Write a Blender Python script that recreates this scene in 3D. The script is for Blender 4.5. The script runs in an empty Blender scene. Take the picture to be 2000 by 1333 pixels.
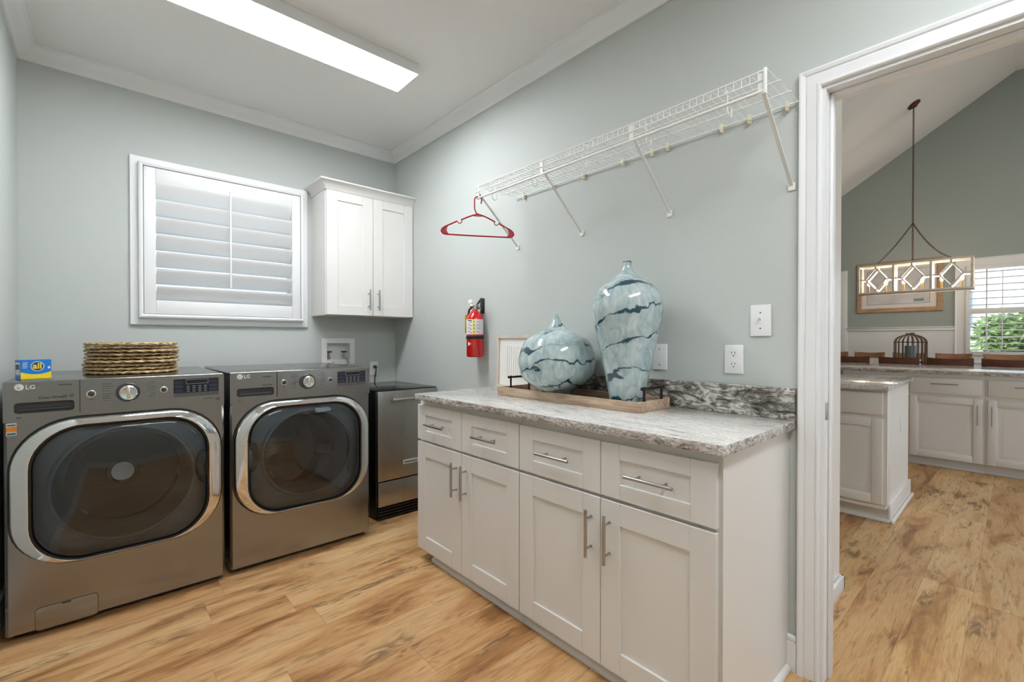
import bpy, bmesh, math, random
from math import sin, cos, pi, radians, tan
from mathutils import Vector, Matrix

random.seed(7)
scene = bpy.context.scene
COL = scene.collection

# ------------------------------------------------------------------ camera, world, exposure
cam_data = bpy.data.cameras.new('camera')
cam_data.sensor_width = 36.0
cam_data.lens = 894.17 * 36.0 / 2000.0
cam_data.shift_y = 5.24 / 2000.0
cam_data.clip_start = 0.02
cam = bpy.data.objects.new('camera', cam_data)
COL.objects.link(cam)
cam.location = (0.0, 0.0, 1.2052)
cam.rotation_euler = (radians(90 - 0.4409), 0.0, radians(-42.0083))
scene.camera = cam

scene.view_settings.view_transform = 'Standard'
scene.view_settings.look = 'None'
scene.view_settings.gamma = 1.0
scene.view_settings.exposure = 0.34
scene.view_settings.use_curve_mapping = False

LED_STRENGTH = 31.0
SKY_STRENGTH = 1.8

world = bpy.data.worlds.new('world')
scene.world = world
world.use_nodes = True
wn = world.node_tree
for n in list(wn.nodes):
    wn.nodes.remove(n)
w_out = wn.nodes.new('ShaderNodeOutputWorld')
w_bg = wn.nodes.new('ShaderNodeBackground')
w_tc = wn.nodes.new('ShaderNodeTexCoord')
w_sep = wn.nodes.new('ShaderNodeSeparateXYZ')
w_ramp = wn.nodes.new('ShaderNodeValToRGB')
wn.links.new(w_tc.outputs['Generated'], w_sep.inputs[0])
wn.links.new(w_sep.outputs['Z'], w_ramp.inputs[0])
w_ramp.color_ramp.elements[0].position = 0.0
w_ramp.color_ramp.elements[0].color = (0.80, 0.90, 1.0, 1)
w_ramp.color_ramp.elements[1].position = 0.6
w_ramp.color_ramp.elements[1].color = (0.62, 0.80, 1.0, 1)
wn.links.new(w_ramp.outputs[0], w_bg.inputs[0])
w_bg.inputs[1].default_value = SKY_STRENGTH
wn.links.new(w_bg.outputs[0], w_out.inputs[0])

# the sun, high behind the house
sun_d = bpy.data.lights.new('sun', 'SUN')
sun_d.energy = 6.0
sun_d.angle = radians(3)
sun_o = bpy.data.objects.new('sun', sun_d)
COL.objects.link(sun_o)
sun_o.rotation_euler = (radians(-42), 0, radians(25))
sun_o.location = (3, 8, 8)


# ------------------------------------------------------------------ materials
def lin(c):
    out = []
    for v in c:
        v = v / 255.0
        out.append(v / 12.92 if v <= 0.04045 else ((v + 0.055) / 1.055) ** 2.4)
    return (out[0], out[1], out[2], 1.0)


MATS = {}


def mat(name, rgb, rough=0.5, metal=0.0, coat=0.0, spec=None, noise=0.0, nscale=8.0, bump=0.0, bscale=60.0,
        stretch=None, trans=0.0, emis=None, estr=0.0, alpha=1.0, aniso=0.0):
    if name in MATS:
        return MATS[name]
    m = bpy.data.materials.new(name)
    m.use_nodes = True
    nt = m.node_tree
    b = nt.nodes['Principled BSDF']
    c = lin(rgb)
    b.inputs['Base Color'].default_value = c
    b.inputs['Roughness'].default_value = rough
    b.inputs['Metallic'].default_value = metal
    b.inputs['Coat Weight'].default_value = coat
    b.inputs['Coat Roughness'].default_value = 0.08
    if spec is not None:
        b.inputs['Specular IOR Level'].default_value = spec
    b.inputs['Transmission Weight'].default_value = trans
    b.inputs['Alpha'].default_value = alpha
    if emis:
        b.inputs['Emission Color'].default_value = lin(emis)
        b.inputs['Emission Strength'].default_value = estr
    pos = None
    if noise > 0 or bump > 0:
        g = nt.nodes.new('ShaderNodeNewGeometry')
        mp = nt.nodes.new('ShaderNodeMapping')
        nt.links.new(g.outputs['Position'], mp.inputs[0])
        if stretch:
            mp.inputs['Scale'].default_value = stretch
        pos = mp
    if noise > 0:
        t = nt.nodes.new('ShaderNodeTexNoise')
        t.inputs['Scale'].default_value = nscale
        t.inputs['Detail'].default_value = 4
        nt.links.new(pos.outputs[0], t.inputs['Vector'])
        r = nt.nodes.new('ShaderNodeValToRGB')
        r.color_ramp.elements[0].position = 0.3
        r.color_ramp.elements[1].position = 0.7
        r.color_ramp.elements[0].color = tuple(max(0, v * (1 - noise)) for v in c[:3]) + (1,)
        r.color_ramp.elements[1].color = tuple(min(1, v * (1 + noise)) for v in c[:3]) + (1,)
        nt.links.new(t.outputs['Fac'], r.inputs[0])
        nt.links.new(r.outputs[0], b.inputs['Base Color'])
    if bump > 0:
        t2 = nt.nodes.new('ShaderNodeTexNoise')
        t2.inputs['Scale'].default_value = bscale
        t2.inputs['Detail'].default_value = 3
        nt.links.new(pos.outputs[0], t2.inputs['Vector'])
        bp = nt.nodes.new('ShaderNodeBump')
        bp.inputs['Strength'].default_value = bump
        bp.inputs['Distance'].default_value = 0.002
        nt.links.new(t2.outputs['Fac'], bp.inputs['Height'])
        nt.links.new(bp.outputs[0], b.inputs['Normal'])
    MATS[name] = m
    return m


def N(nt, t, **kw):
    n = nt.nodes.new(t)
    for k, v in kw.items():
        setattr(n, k, v)
    return n


def mth(nt, op, a, b=None, c=None, clamp=False):
    n = nt.nodes.new('ShaderNodeMath')
    n.operation = op
    n.use_clamp = clamp
    for i, v in enumerate((a, b, c)):
        if v is None:
            continue
        if isinstance(v, (int, float)):
            n.inputs[i].default_value = v
        else:
            nt.links.new(v, n.inputs[i])
    return n.outputs[0]


def mixc(nt, fac, a, b, mode='MIX'):
    n = nt.nodes.new('ShaderNodeMix')
    n.data_type = 'RGBA'
    n.blend_type = mode
    for idx, v in ((0, fac), (6, a), (7, b)):
        if isinstance(v, (int, float)):
            n.inputs[idx].default_value = v
        elif isinstance(v, tuple):
            n.inputs[idx].default_value = v
        else:
            nt.links.new(v, n.inputs[idx])
    return n.outputs[2]


def ramp(nt, src, stops):
    n = nt.nodes.new('ShaderNodeValToRGB')
    e = n.color_ramp.elements
    while len(e) < len(stops):
        e.new(0.5)
    for i, (p, c) in enumerate(stops):
        e[i].position = p
        e[i].color = c if len(c) == 4 else lin(c)
    nt.links.new(src, n.inputs[0])
    return n.outputs[0]


def noise(nt, vec, scale, detail=4, dist=0.0, rough=0.5):
    n = nt.nodes.new('ShaderNodeTexNoise')
    n.inputs['Scale'].default_value = scale
    n.inputs['Detail'].default_value = detail
    n.inputs['Distortion'].default_value = dist
    n.inputs['Roughness'].default_value = rough
    nt.links.new(vec, n.inputs['Vector'])
    return n.outputs['Fac']


def mapping(nt, vec, scale=(1, 1, 1), rot=(0, 0, 0), loc=(0, 0, 0)):
    n = nt.nodes.new('ShaderNodeMapping')
    n.inputs['Scale'].default_value = scale
    n.inputs['Rotation'].default_value = rot
    n.inputs['Location'].default_value = loc
    nt.links.new(vec, n.inputs['Vector'])
    return n.outputs[0]


def base_mat(name):
    m = bpy.data.materials.new(name)
    m.use_nodes = True
    nt = m.node_tree
    b = nt.nodes['Principled BSDF']
    g = nt.nodes.new('ShaderNodeNewGeometry')
    MATS[name] = m
    return m, nt, b, g.outputs['Position']


def floor_material():
    m, nt, b, P = base_mat('wood_plank_floor')
    sep = N(nt, 'ShaderNodeSeparateXYZ')
    nt.links.new(P, sep.inputs[0])
    v_ = mth(nt, 'DIVIDE', mth(nt, 'ADD', sep.outputs['Y'], 20.06), 0.182)
    row = mth(nt, 'FLOOR', v_)
    wn1 = N(nt, 'ShaderNodeTexWhiteNoise', noise_dimensions='1D')
    nt.links.new(row, wn1.inputs['W'])
    u_ = mth(nt, 'ADD', mth(nt, 'DIVIDE', mth(nt, 'ADD', sep.outputs['X'], 20.0), 1.22), wn1.outputs['Value'])
    colm = mth(nt, 'FLOOR', u_)
    cb = N(nt, 'ShaderNodeCombineXYZ')
    nt.links.new(row, cb.inputs[0])
    nt.links.new(colm, cb.inputs[1])
    wn2 = N(nt, 'ShaderNodeTexWhiteNoise', noise_dimensions='2D')
    nt.links.new(cb.outputs[0], wn2.inputs['Vector'])
    rnd = wn2.outputs['Color']
    fv = mth(nt, 'ABSOLUTE', mth(nt, 'SUBTRACT', mth(nt, 'FRACT', v_), 0.5))
    fu = mth(nt, 'ABSOLUTE', mth(nt, 'SUBTRACT', mth(nt, 'FRACT', u_), 0.5))
    s1 = mth(nt, 'MULTIPLY', mth(nt, 'SUBTRACT', fv, 0.494), 250.0, clamp=True)
    s2 = mth(nt, 'MULTIPLY', mth(nt, 'SUBTRACT', fu, 0.4991), 1600.0, clamp=True)
    seamf = mth(nt, 'MAXIMUM', s1, s2)
    off = N(nt, 'ShaderNodeVectorMath', operation='SCALE')
    nt.links.new(rnd, off.inputs[0])
    off.inputs['Scale'].default_value = 37.0
    add = N(nt, 'ShaderNodeVectorMath', operation='ADD')
    nt.links.new(P, add.inputs[0])
    nt.links.new(off.outputs[0], add.inputs[1])
    Q = add.outputs[0]
    g1 = noise(nt, mapping(nt, Q, (1.0, 4.6, 1)), 1.5, 5, 1.0, 0.55)
    g3 = noise(nt, mapping(nt, Q, (2.2, 26, 1)), 2.0, 5, 1.4, 0.6)
    g2 = noise(nt, mapping(nt, Q, (5, 95, 1)), 3.0, 4, 0.4, 0.6)
    col = ramp(nt, g1, [(0.30, (158, 118, 80)), (0.41, (202, 162, 116)), (0.50, (222, 188, 144)), (0.66, (230, 204, 164)), (0.8, (214, 182, 140))])
    streak = ramp(nt, g3, [(0.30, (186, 168, 148)), (0.45, (250, 246, 240)), (0.75, (255, 255, 255))])
    col = mixc(nt, 0.9, col, streak, 'MULTIPLY')
    fine = ramp(nt, g2, [(0.3, (214, 208, 200)), (0.62, (255, 255, 255))])
    col = mixc(nt, 0.6, col, fine, 'MULTIPLY')
    tone = ramp(nt, wn2.outputs['Value'], [(0.0, (230, 212, 192)), (0.35, (244, 232, 216)), (0.7, (254, 248, 238)), (1.0, (255, 246, 222))])
    col = mixc(nt, 1.0, col, tone, 'MULTIPLY')
    # knots and mineral streaks
    k = noise(nt, mapping(nt, Q, (1.7, 4.6, 1), loc=(3, 1, 0)), 1.8, 2, 0.6)
    kf = ramp(nt, k, [(0.57, (0, 0, 0)), (0.69, (255, 255, 255))])
    ks = noise(nt, mapping(nt, Q, (3.5, 11, 1)), 2.0, 5, 2.0)
    kf = mixc(nt, 1.0, kf, ramp(nt, ks, [(0.42, (0, 0, 0)), (0.60, (255, 255, 255))]), 'MULTIPLY')
    fcol = mixc(nt, mth(nt, 'MULTIPLY', kf, 0.75), col, lin((104, 76, 52)))
    seam = mixc(nt, mth(nt, 'MULTIPLY', seamf, 0.6), fcol, lin((96, 68, 44)))
    nt.links.new(seam, b.inputs['Base Color'])
    rr = mth(nt, 'MULTIPLY_ADD', g2, 0.12, 0.36)
    nt.links.new(rr, b.inputs['Roughness'])
    b.inputs['Specular IOR Level'].default_value = 0.4
    bp = N(nt, 'ShaderNodeBump')
    bp.inputs['Strength'].default_value = 0.12
    bp.inputs['Distance'].default_value = 0.002
    nt.links.new(g2, bp.inputs['Height'])
    nt.links.new(bp.outputs[0], b.inputs['Normal'])
    return m


def granite_material(name, dark=0.5, scale=1.0, along=(1.0, 1.0, 1.0), rot=(0, 0, 0.25), warm=0.0, rough=0.12):
    m, nt, b, P = base_mat(name)
    Q = mapping(nt, P, along, rot)
    n1 = noise(nt, Q, 3.0 * scale, 8, 1.8, 0.62)
    n2 = noise(nt, Q, 9.0 * scale, 6, 2.6, 0.65)
    n3 = noise(nt, P, 120.0, 3, 0.5)
    c = ramp(nt, n1, [(0.22 + 0.08 * dark, (86, 84, 82)), (0.30 + 0.14 * dark, (176, 172, 167)), (0.38 + 0.16 * dark, (222, 219, 214)),
                      (0.75, (240, 238, 234))])
    d = ramp(nt, n2, [(0.26 + 0.06 * dark, (62, 60, 60)), (0.34 + 0.17 * dark, (200, 196, 190)), (0.56, (255, 255, 255))])
    c = mixc(nt, 0.35 + 0.6 * dark, c, d, 'MULTIPLY')
    if warm > 0:
        n4 = noise(nt, mapping(nt, P, (1, 1, 0.3)), 14, 3, 1.0)
        c = mixc(nt, mth(nt, 'MULTIPLY', ramp(nt, n4, [(0.4, (0, 0, 0)), (0.65, (255, 255, 255))]), warm), c,
                 lin((150, 118, 100)), 'MIX')
    sp = ramp(nt, n3, [(0.35, (205, 203, 200)), (0.55, (255, 255, 255))])
    c = mixc(nt, 0.5, c, sp, 'MULTIPLY')
    nt.links.new(c, b.inputs['Base Color'])
    b.inputs['Roughness'].default_value = rough
    return m


def vase_material(name, zoff, per, tilt):
    m, nt, b, P = base_mat(name)
    sep = N(nt, 'ShaderNodeSeparateXYZ')
    nt.links.new(P, sep.inputs[0])
    big = noise(nt, mapping(nt, P, (1, 1, 1.3)), 7.0, 3, 0.6)
    fine = noise(nt, P, 55.0, 4, 0.6)
    h = mth(nt, 'ADD', sep.outputs['Z'], mth(nt, 'MULTIPLY', sep.outputs['Y'], tilt))
    h = mth(nt, 'ADD', h, mth(nt, 'MULTIPLY_ADD', big, 0.13, zoff))
    h = mth(nt, 'ADD', h, mth(nt, 'MULTIPLY', fine, 0.016))
    f = mth(nt, 'FRACT', mth(nt, 'DIVIDE', h, per))
    line = mth(nt, 'ABSOLUTE', mth(nt, 'SUBTRACT', f, 0.5))
    msk = noise(nt, mapping(nt, P, (1, 1, 3)), 6.0, 2, 0.3)
    width = mth(nt, 'MULTIPLY_ADD', msk, 0.36, -0.115)
    lf = mth(nt, 'MULTIPLY', mth(nt, 'SUBTRACT', width, line), 22.0, clamp=True)
    haze = mth(nt, 'MULTIPLY', mth(nt, 'SUBTRACT', 0.36, line), 1.4, clamp=True)
    cloud = noise(nt, mapping(nt, P, (1.5, 1.5, 0.8)), 16.0, 6, 1.2)
    c = ramp(nt, cloud, [(0.3, (140, 164, 168)), (0.5, (172, 190, 190)), (0.7, (202, 211, 208))])
    c = mixc(nt, mth(nt, 'MULTIPLY', haze, 0.35), c, lin((112, 144, 150)))
    c = mixc(nt, lf, c, lin((24, 66, 80)))
    nt.links.new(c, b.inputs['Base Color'])
    b.inputs['Roughness'].default_value = 0.16
    b.inputs['Coat Weight'].default_value = 0.8
    b.inputs['Coat Roughness'].default_value = 0.03
    return m


def wood_material(name, c1, c2, axis=(1, 12, 12), rough=0.5, sc=4.0):
    m, nt, b, P = base_mat(name)
    g = noise(nt, mapping(nt, P, axis), sc, 5, 0.9, 0.6)
    c = ramp(nt, g, [(0.32, c1), (0.66, c2)])
    nt.links.new(c, b.inputs['Base Color'])
    b.inputs['Roughness'].default_value = rough
    return m


def steel_material(name, rgb, rough=0.3, axis=(1, 1, 60)):
    m, nt, b, P = base_mat(name)
    g = noise(nt, mapping(nt, P, axis), 8.0, 3)
    c = lin(rgb)
    col = ramp(nt, g, [(0.3, tuple(v * 0.975 for v in c[:3]) + (1,)), (0.7, tuple(min(1, v * 1.02) for v in c[:3]) + (1,))])
    nt.links.new(col, b.inputs['Base Color'])
    b.inputs['Metallic'].default_value = 1.0
    nt.links.new(mth(nt, 'MULTIPLY_ADD', g, 0.03, rough - 0.015), b.inputs['Roughness'])
    return m


def glass_material(name, tint=(0.9, 0.95, 0.95), ior=1.5, refl=1.0):
    m = bpy.data.materials.new(name)
    m.use_nodes = True
    nt = m.node_tree
    for n in list(nt.nodes):
        nt.nodes.remove(n)
    o = nt.nodes.new('ShaderNodeOutputMaterial')
    t = nt.nodes.new('ShaderNodeBsdfTransparent')
    t.inputs[0].default_value = tuple(tint) + (1,)
    g = nt.nodes.new('ShaderNodeBsdfGlossy')
    g.inputs['Roughness'].default_value = 0.02
    g.inputs[0].default_value = (refl, refl, refl, 1)
    f = nt.nodes.new('ShaderNodeFresnel')
    f.inputs[0].default_value = ior
    mx = nt.nodes.new('ShaderNodeMixShader')
    nt.links.new(f.outputs[0], mx.inputs[0])
    nt.links.new(t.outputs[0], mx.inputs[1])
    nt.links.new(g.outputs[0], mx.inputs[2])
    nt.links.new(mx.outputs[0], o.inputs[0])
    MATS[name] = m
    return m


def straw_material():
    m, nt, b, P = base_mat('straw_braid')
    g = noise(nt, mapping(nt, P, (60, 60, 160)), 1.0, 3, 0.5)
    g2 = noise(nt, P, 24.0, 2, 0.5)
    c = ramp(nt, g, [(0.3, (138, 110, 72)), (0.5, (198, 172, 126)), (0.7, (230, 212, 174))])
    c = mixc(nt, 0.6, c, ramp(nt, g2, [(0.3, (190, 176, 150)), (0.7, (255, 250, 238))]), 'MULTIPLY')
    nt.links.new(c, b.inputs['Base Color'])
    b.inputs['Roughness'].default_value = 0.8
    return m


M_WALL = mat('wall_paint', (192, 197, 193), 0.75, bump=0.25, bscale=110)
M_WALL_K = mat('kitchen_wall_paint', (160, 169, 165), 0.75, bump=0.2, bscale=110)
M_CEIL = mat('ceiling_paint', (234, 233, 232), 0.85, bump=0.2, bscale=90)
M_TRIM = mat('trim_paint', (232, 233, 233), 0.35)
M_FLOOR = floor_material()
M_CAB = mat('cabinet_paint', (226, 224, 220), 0.32)
M_CABK = mat('kitchen_cabinet_paint', (236, 232, 226), 0.35)
M_FRAMEP = mat('face_frame_paint', (222, 220, 215), 0.4)
M_NICKEL = mat('brushed_nickel', (178, 177, 175), 0.3, 1.0)
M_STEEL = steel_material('graphite_steel', (152, 151, 149), 0.24)
M_STEEL2 = steel_material('stainless_steel', (166, 163, 159), 0.28, axis=(60, 60, 1))
M_CHROME = mat('chrome', (232, 232, 232), 0.045, 1.0)
M_KNOB = mat('dial_chrome', (225, 225, 222), 0.16, 1.0)
M_BLACK = mat('black_plastic', (14, 14, 15), 0.35)
M_BLACKG = mat('black_gloss', (10, 11, 12), 0.12)
M_DKGREY = mat('dark_grey_plastic', (62, 64, 66), 0.3)
M_GASKET = mat('door_surround_plastic', (134, 146, 152), 0.12)
M_DRUM = mat('drum_steel', (120, 118, 114), 0.28, 1.0)
M_SMOKE = glass_material('smoked_glass', (0.62, 0.65, 0.68), 1.7)
M_GLASS = glass_material('window_glass', (0.96, 0.98, 0.98), 1.45)
M_CLEAR = glass_material('clear_glass', (0.97, 0.97, 0.97), 1.3)
M_WHITE = mat('white_plastic', (236, 237, 236), 0.3)
M_WIRE = mat('white_wire_coating', (236, 236, 232), 0.35)
M_CREAM = mat('cream_clip_plastic', (226, 220, 196), 0.4)
M_RED = mat('red_hanger_plastic', (176, 10, 34), 0.25)
M_REDPAINT = mat('red_cylinder_paint', (206, 14, 14), 0.22, coat=0.5)
M_YELLOW = mat('yellow_tag', (222, 190, 10), 0.5)
M_LABELW = mat('label_paper', (226, 222, 222), 0.5)
M_LABELY = mat('label_yellow', (232, 222, 80), 0.5)
M_INK = mat('ink', (34, 34, 36), 0.5)
M_INKGREY = mat('grey_print', (84, 84, 84), 0.5)
M_LOGO = mat('logo_silver', (226, 226, 224), 0.3, 0.3)
M_DISPLAY = mat('display_panel', (22, 26, 36), 0.15)
M_DISPLAYB = mat('display_button', (46, 52, 70), 0.25)
M_DISPLAYL = mat('display_marks', (150, 156, 160), 0.4)
M_LED = mat('led_diffuser', (255, 255, 255), 0.5, emis=(247, 250, 255), estr=LED_STRENGTH)
M_GRAN = granite_material('granite_counter', 0.30, 1.3, (4.6, 0.9, 1), (0, 0, 0.10))
M_GRANE = granite_material('granite_edge', 0.75, 2.0, (2, 1, 3), warm=0.35, rough=0.25)
M_GRANB = granite_material('granite_backsplash', 1.12, 1.3, (1, 1.0, 2.2), (0.5, 0, 0))
M_GRANK = granite_material('granite_kitchen', 0.35, 1.6, (1, 1, 1))
M_VASE1 = vase_material('glaze_round_vase', 0.030, 0.090, 0.14)
M_VASE2 = vase_material('glaze_tall_vase', 0.055, 0.115, 0.32)
M_TRAYW = wood_material('whitewashed_wood', (158, 128, 104), (208, 184, 160), (14, 1.2, 14))
M_TRAYB = wood_material('tray_floor_wood', (70, 48, 36), (104, 76, 56), (14, 1.2, 14))
M_IRON = mat('dark_iron', (40, 34, 32), 0.45, 0.6)
M_STRAW = straw_material()
M_BEIGEW = wood_material('pale_frame_wood', (196, 184, 168), (214, 204, 190), (6, 6, 2))
M_SHIP = mat('white_boards', (230, 228, 222), 0.5)
M_CHAIRD = wood_material('shaded_chair_wood', (84, 46, 30), (120, 70, 46), (10, 2, 10))  # shade on the near chair backs is put into this colour
M_CHAIRL = wood_material('tan_chair_wood', (158, 110, 74), (190, 142, 102), (10, 2, 10))
M_TABLE = wood_material('table_wood', (100, 66, 44), (140, 98, 68), (10, 2, 10))
M_CHANDW = wood_material('distressed_white_wood', (196, 188, 178), (228, 222, 212), (14, 2, 14), 0.6)
M_CHANDI = wood_material('inner_oak_wood', (196, 140, 84), (222, 170, 112), (14, 2, 14), 0.6)
M_RUST = mat('rust_brown_metal', (92, 62, 50), 0.5, 0.5)
M_FILL = mat('fill_light_lens', (255, 255, 255), 0.4, emis=(255, 250, 246), estr=115.0)  # glow of the ceiling lights added to the kitchen
M_BULB = mat('candle_bulb', (255, 240, 215), 0.3, emis=(255, 222, 170), estr=9.0)
M_BRASS = mat('brass', (200, 160, 96), 0.3, 1.0)
M_OAKF = wood_material('oak_picture_frame', (150, 118, 90), (186, 152, 120), (4, 2, 14))
M_MATB = mat('picture_mat', (226, 220, 216), 0.7)
M_ART = mat('pale_print', (206, 204, 206), 0.6, noise=0.12, nscale=5.0)
M_LEAF = mat('garden_leaf', (98, 122, 62), 0.6, noise=0.45, nscale=18)
M_GROUND = mat('sand_ground', (214, 206, 192), 0.9)
M_HOUSE = mat('white_siding', (232, 230, 224), 0.7)
M_HGLASS = mat('dark_window', (120, 140, 160), 0.1)
M_BLUE = mat('box_blue', (0, 118, 206), 0.35)
M_BLUED = mat('box_dark_blue', (14, 66, 118), 0.35)
M_BOXY = mat('box_yellow', (240, 212, 16), 0.35)
M_ORANGE = mat('sticker_orange', (232, 140, 44), 0.5)
M_TEAL = mat('sticker_teal', (46, 124, 140), 0.5)
M_REDV = mat('red_valve', (130, 24, 22), 0.4)
M_BLUEV = mat('blue_valve', (26, 64, 112), 0.4)
M_CANDLE = mat('teal_candle', (120, 140, 140), 0.5)
M_CAGE = wood_material('cage_wood', (92, 68, 62), (150, 112, 84), (6, 6, 6), 0.6)


# ------------------------------------------------------------------ mesh helpers
class MB:
    def __init__(s):
        s.bm = bmesh.new()
        s.mi = 0

    def face(s, pts):
        vs = [s.bm.verts.new(p) for p in pts]
        f = s.bm.faces.new(vs)
        f.material_index = s.mi
        return f

    def box(s, x0, x1, y0, y1, z0, z1, bev=0.0, seg=2):
        if x0 > x1: x0, x1 = x1, x0
        if y0 > y1: y0, y1 = y1, y0
        if z0 > z1: z0, z1 = z1, z0
        v = [s.bm.verts.new(p) for p in ((x0, y0, z0), (x1, y0, z0), (x1, y1, z0), (x0, y1, z0),
                                          (x0, y0, z1), (x1, y0, z1), (x1, y1, z1), (x0, y1, z1))]
        fs = []
        for q in ((0, 3, 2, 1), (4, 5, 6, 7), (0, 1, 5, 4), (1, 2, 6, 5), (2, 3, 7, 6), (3, 0, 4, 7)):
            f = s.bm.faces.new([v[i] for i in q])
            f.material_index = s.mi
            fs.append(f)
        if bev > 0:
            ed = {e for f in fs for e in f.edges}
            bev = min(bev, 0.49 * min(x1 - x0, y1 - y0, z1 - z0))
            bmesh.ops.bevel(s.bm, geom=list(ed), offset=bev, segments=seg, profile=0.5, affect='EDGES', material=-1)
        return s

    def loft(s, loops, cap0=True, cap1=True, closed=True):
        rows = [[s.bm.verts.new(p) for p in lp] for lp in loops]
        n = len(rows[0])
        for a, b in zip(rows[:-1], rows[1:]):
            for i in range(n if closed else n - 1):
                j = (i + 1) % n
                f = s.bm.faces.new((a[i], a[j], b[j], b[i]))
                f.material_index = s.mi
        if cap0:
            f = s.bm.faces.new(list(reversed(rows[0])))
            f.material_index = s.mi
        if cap1:
            f = s.bm.faces.new(rows[-1])
            f.material_index = s.mi
        return s

    def prism(s, pts, vec):
        vec = Vector(vec)
        a = [Vector(p) for p in pts]
        return s.loft([a, [p + vec for p in a]])

    def cyl(s, p0, p1, r0, r1=None, seg=20, cap=True):
        r1 = r0 if r1 is None else r1
        p0, p1 = Vector(p0), Vector(p1)
        d = (p1 - p0).normalized()
        u = d.orthogonal().normalized()
        w = d.cross(u)
        lo = []
        for p, r in ((p0, r0), (p1, r1)):
            lo.append([p + (u * cos(2 * pi * i / seg) + w * sin(2 * pi * i / seg)) * r for i in range(seg)])
        return s.loft(lo, cap, cap)

    def lathe(s, prof, origin, axis=(0, 0, 1), seg=48, cap0=True, cap1=True):
        d = Vector(axis).normalized()
        u = d.orthogonal().normalized()
        w = d.cross(u)
        o = Vector(origin)
        lo = []
        for r, h in prof:
            r = max(r, 1e-5)
            lo.append([o + d * h + (u * cos(2 * pi * i / seg) + w * sin(2 * pi * i / seg)) * r for i in range(seg)])
        return s.loft(lo, cap0, cap1)

    def tube(s, pts, r, seg=8, closed=False):
        pts = [Vector(p) for p in pts]
        n = len(pts)
        lo = []
        prev = None
        for i, p in enumerate(pts):
            a = pts[(i - 1) % n] if (closed or i > 0) else pts[0]
            b = pts[(i + 1) % n] if (closed or i < n - 1) else pts[-1]
            d = (b - a)
            if d.length < 1e-9:
                d = Vector((0, 0, 1))
            d.normalize()
            if prev is None:
                u = d.orthogonal().normalized()
            else:
                u = prev - d * prev.dot(d)
                if u.length < 1e-6:
                    u = d.orthogonal()
                u.normalize()
            prev = u
            w = d.cross(u)
            rr = r[i] if isinstance(r, (list, tuple)) else r
            lo.append([p + (u * cos(2 * pi * k / seg) + w * sin(2 * pi * k / seg)) * rr for k in range(seg)])
        if closed:
            lo.append(lo[0])
            return s.loft(lo, False, False)
        return s.loft(lo)

    def bar(s, p0, p1, w, t, side=(0, 0, 1)):
        """rectangular bar from p0 to p1, width w along 'side' made perpendicular, thickness t"""
        p0, p1 = Vector(p0), Vector(p1)
        d = (p1 - p0).normalized()
        a = Vector(side)
        a = (a - d * a.dot(d)).normalized()
        b = d.cross(a)
        q = [a * w / 2 + b * t / 2, -a * w / 2 + b * t / 2, -a * w / 2 - b * t / 2, a * w / 2 - b * t / 2]
        return s.loft([[p0 + v for v in q], [p1 + v for v in q]])

    def sphere(s, c, r, sx=1, sy=1, sz=1, sub=3):
        mtx = Matrix.Translation(c) @ Matrix.Diagonal((sx * r, sy * r, sz * r, 1))
        res = bmesh.ops.create_icosphere(s.bm, subdivisions=sub, radius=1.0, matrix=mtx)
        for f in {f for v in res['verts'] for f in v.link_faces}:
            f.material_index = s.mi
        return s

    def text(s, txt, size, origin, xdir, ydir, depth=0.0006, bold=0.0, align='LEFT'):
        cu = bpy.data.curves.new('t', 'FONT')
        cu.body = txt
        cu.size = size
        cu.align_x = align
        cu.extrude = depth
        cu.offset = bold
        cu.resolution_u = 3
        ob = bpy.data.objects.new('t', cu)
        COL.objects.link(ob)
        bpy.context.view_layer.update()
        me = bpy.data.meshes.new_from_object(ob.evaluated_get(bpy.context.evaluated_depsgraph_get()))
        X, Y = Vector(xdir).normalized(), Vector(ydir).normalized()
        Z = X.cross(Y)
        mt = Matrix(((X.x, Y.x, Z.x, origin[0]), (X.y, Y.y, Z.y, origin[1]), (X.z, Y.z, Z.z, origin[2]), (0, 0, 0, 1)))
        me.transform(mt)
        for p in me.polygons:
            p.material_index = s.mi
        before = set(s.bm.faces)
        s.bm.from_mesh(me)
        for f in s.bm.faces:
            if f not in before:
                f.material_index = s.mi
        bpy.data.objects.remove(ob)
        bpy.data.meshes.remove(me)
        return s

    def build(s, name, mats, parent=None, local=False, smooth=35, recalc=True):
        if recalc:
            bmesh.ops.recalc_face_normals(s.bm, faces=s.bm.faces)
        if parent is not None and not local:
            off = Vector((0, 0, 0))
            p = parent
            while p is not None:
                off += p.location
                p = p.parent
            bmesh.ops.translate(s.bm, verts=s.bm.verts, vec=-off)
        me = bpy.data.meshes.new(name)
        s.bm.to_mesh(me)
        s.bm.free()
        if not isinstance(mats, (list, tuple)):
            mats = [mats]
        for m in mats:
            me.materials.append(m)
        if smooth:
            me.shade_smooth()
            me.set_sharp_from_angle(angle=radians(smooth))
        ob = bpy.data.objects.new(name, me)
        COL.objects.link(ob)
        if parent is not None:
            ob.parent = parent
        return ob


def at_origin(ob, loc):
    """move a mesh object's origin to loc keeping the geometry in place"""
    loc = Vector(loc)
    ob.data.transform(Matrix.Translation(-loc))
    ob.location = loc
    return ob


def tag(o, label, cat, group=None, kind=None):
    o['label'] = label
    o['category'] = cat
    if group:
        o['group'] = group
    if kind:
        o['kind'] = kind
    return o


def thing(name, label, cat, loc, rotz=0.0, group=None):
    o = bpy.data.objects.new(name, None)
    COL.objects.link(o)
    o.empty_display_size = 0.05
    o.location = loc
    o.rotation_euler = (0, 0, rotz)
    return tag(o, label, cat, group)


def struct(o, label=None):
    o['kind'] = 'structure'
    if label:
        o['label'] = label
    return o


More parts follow.
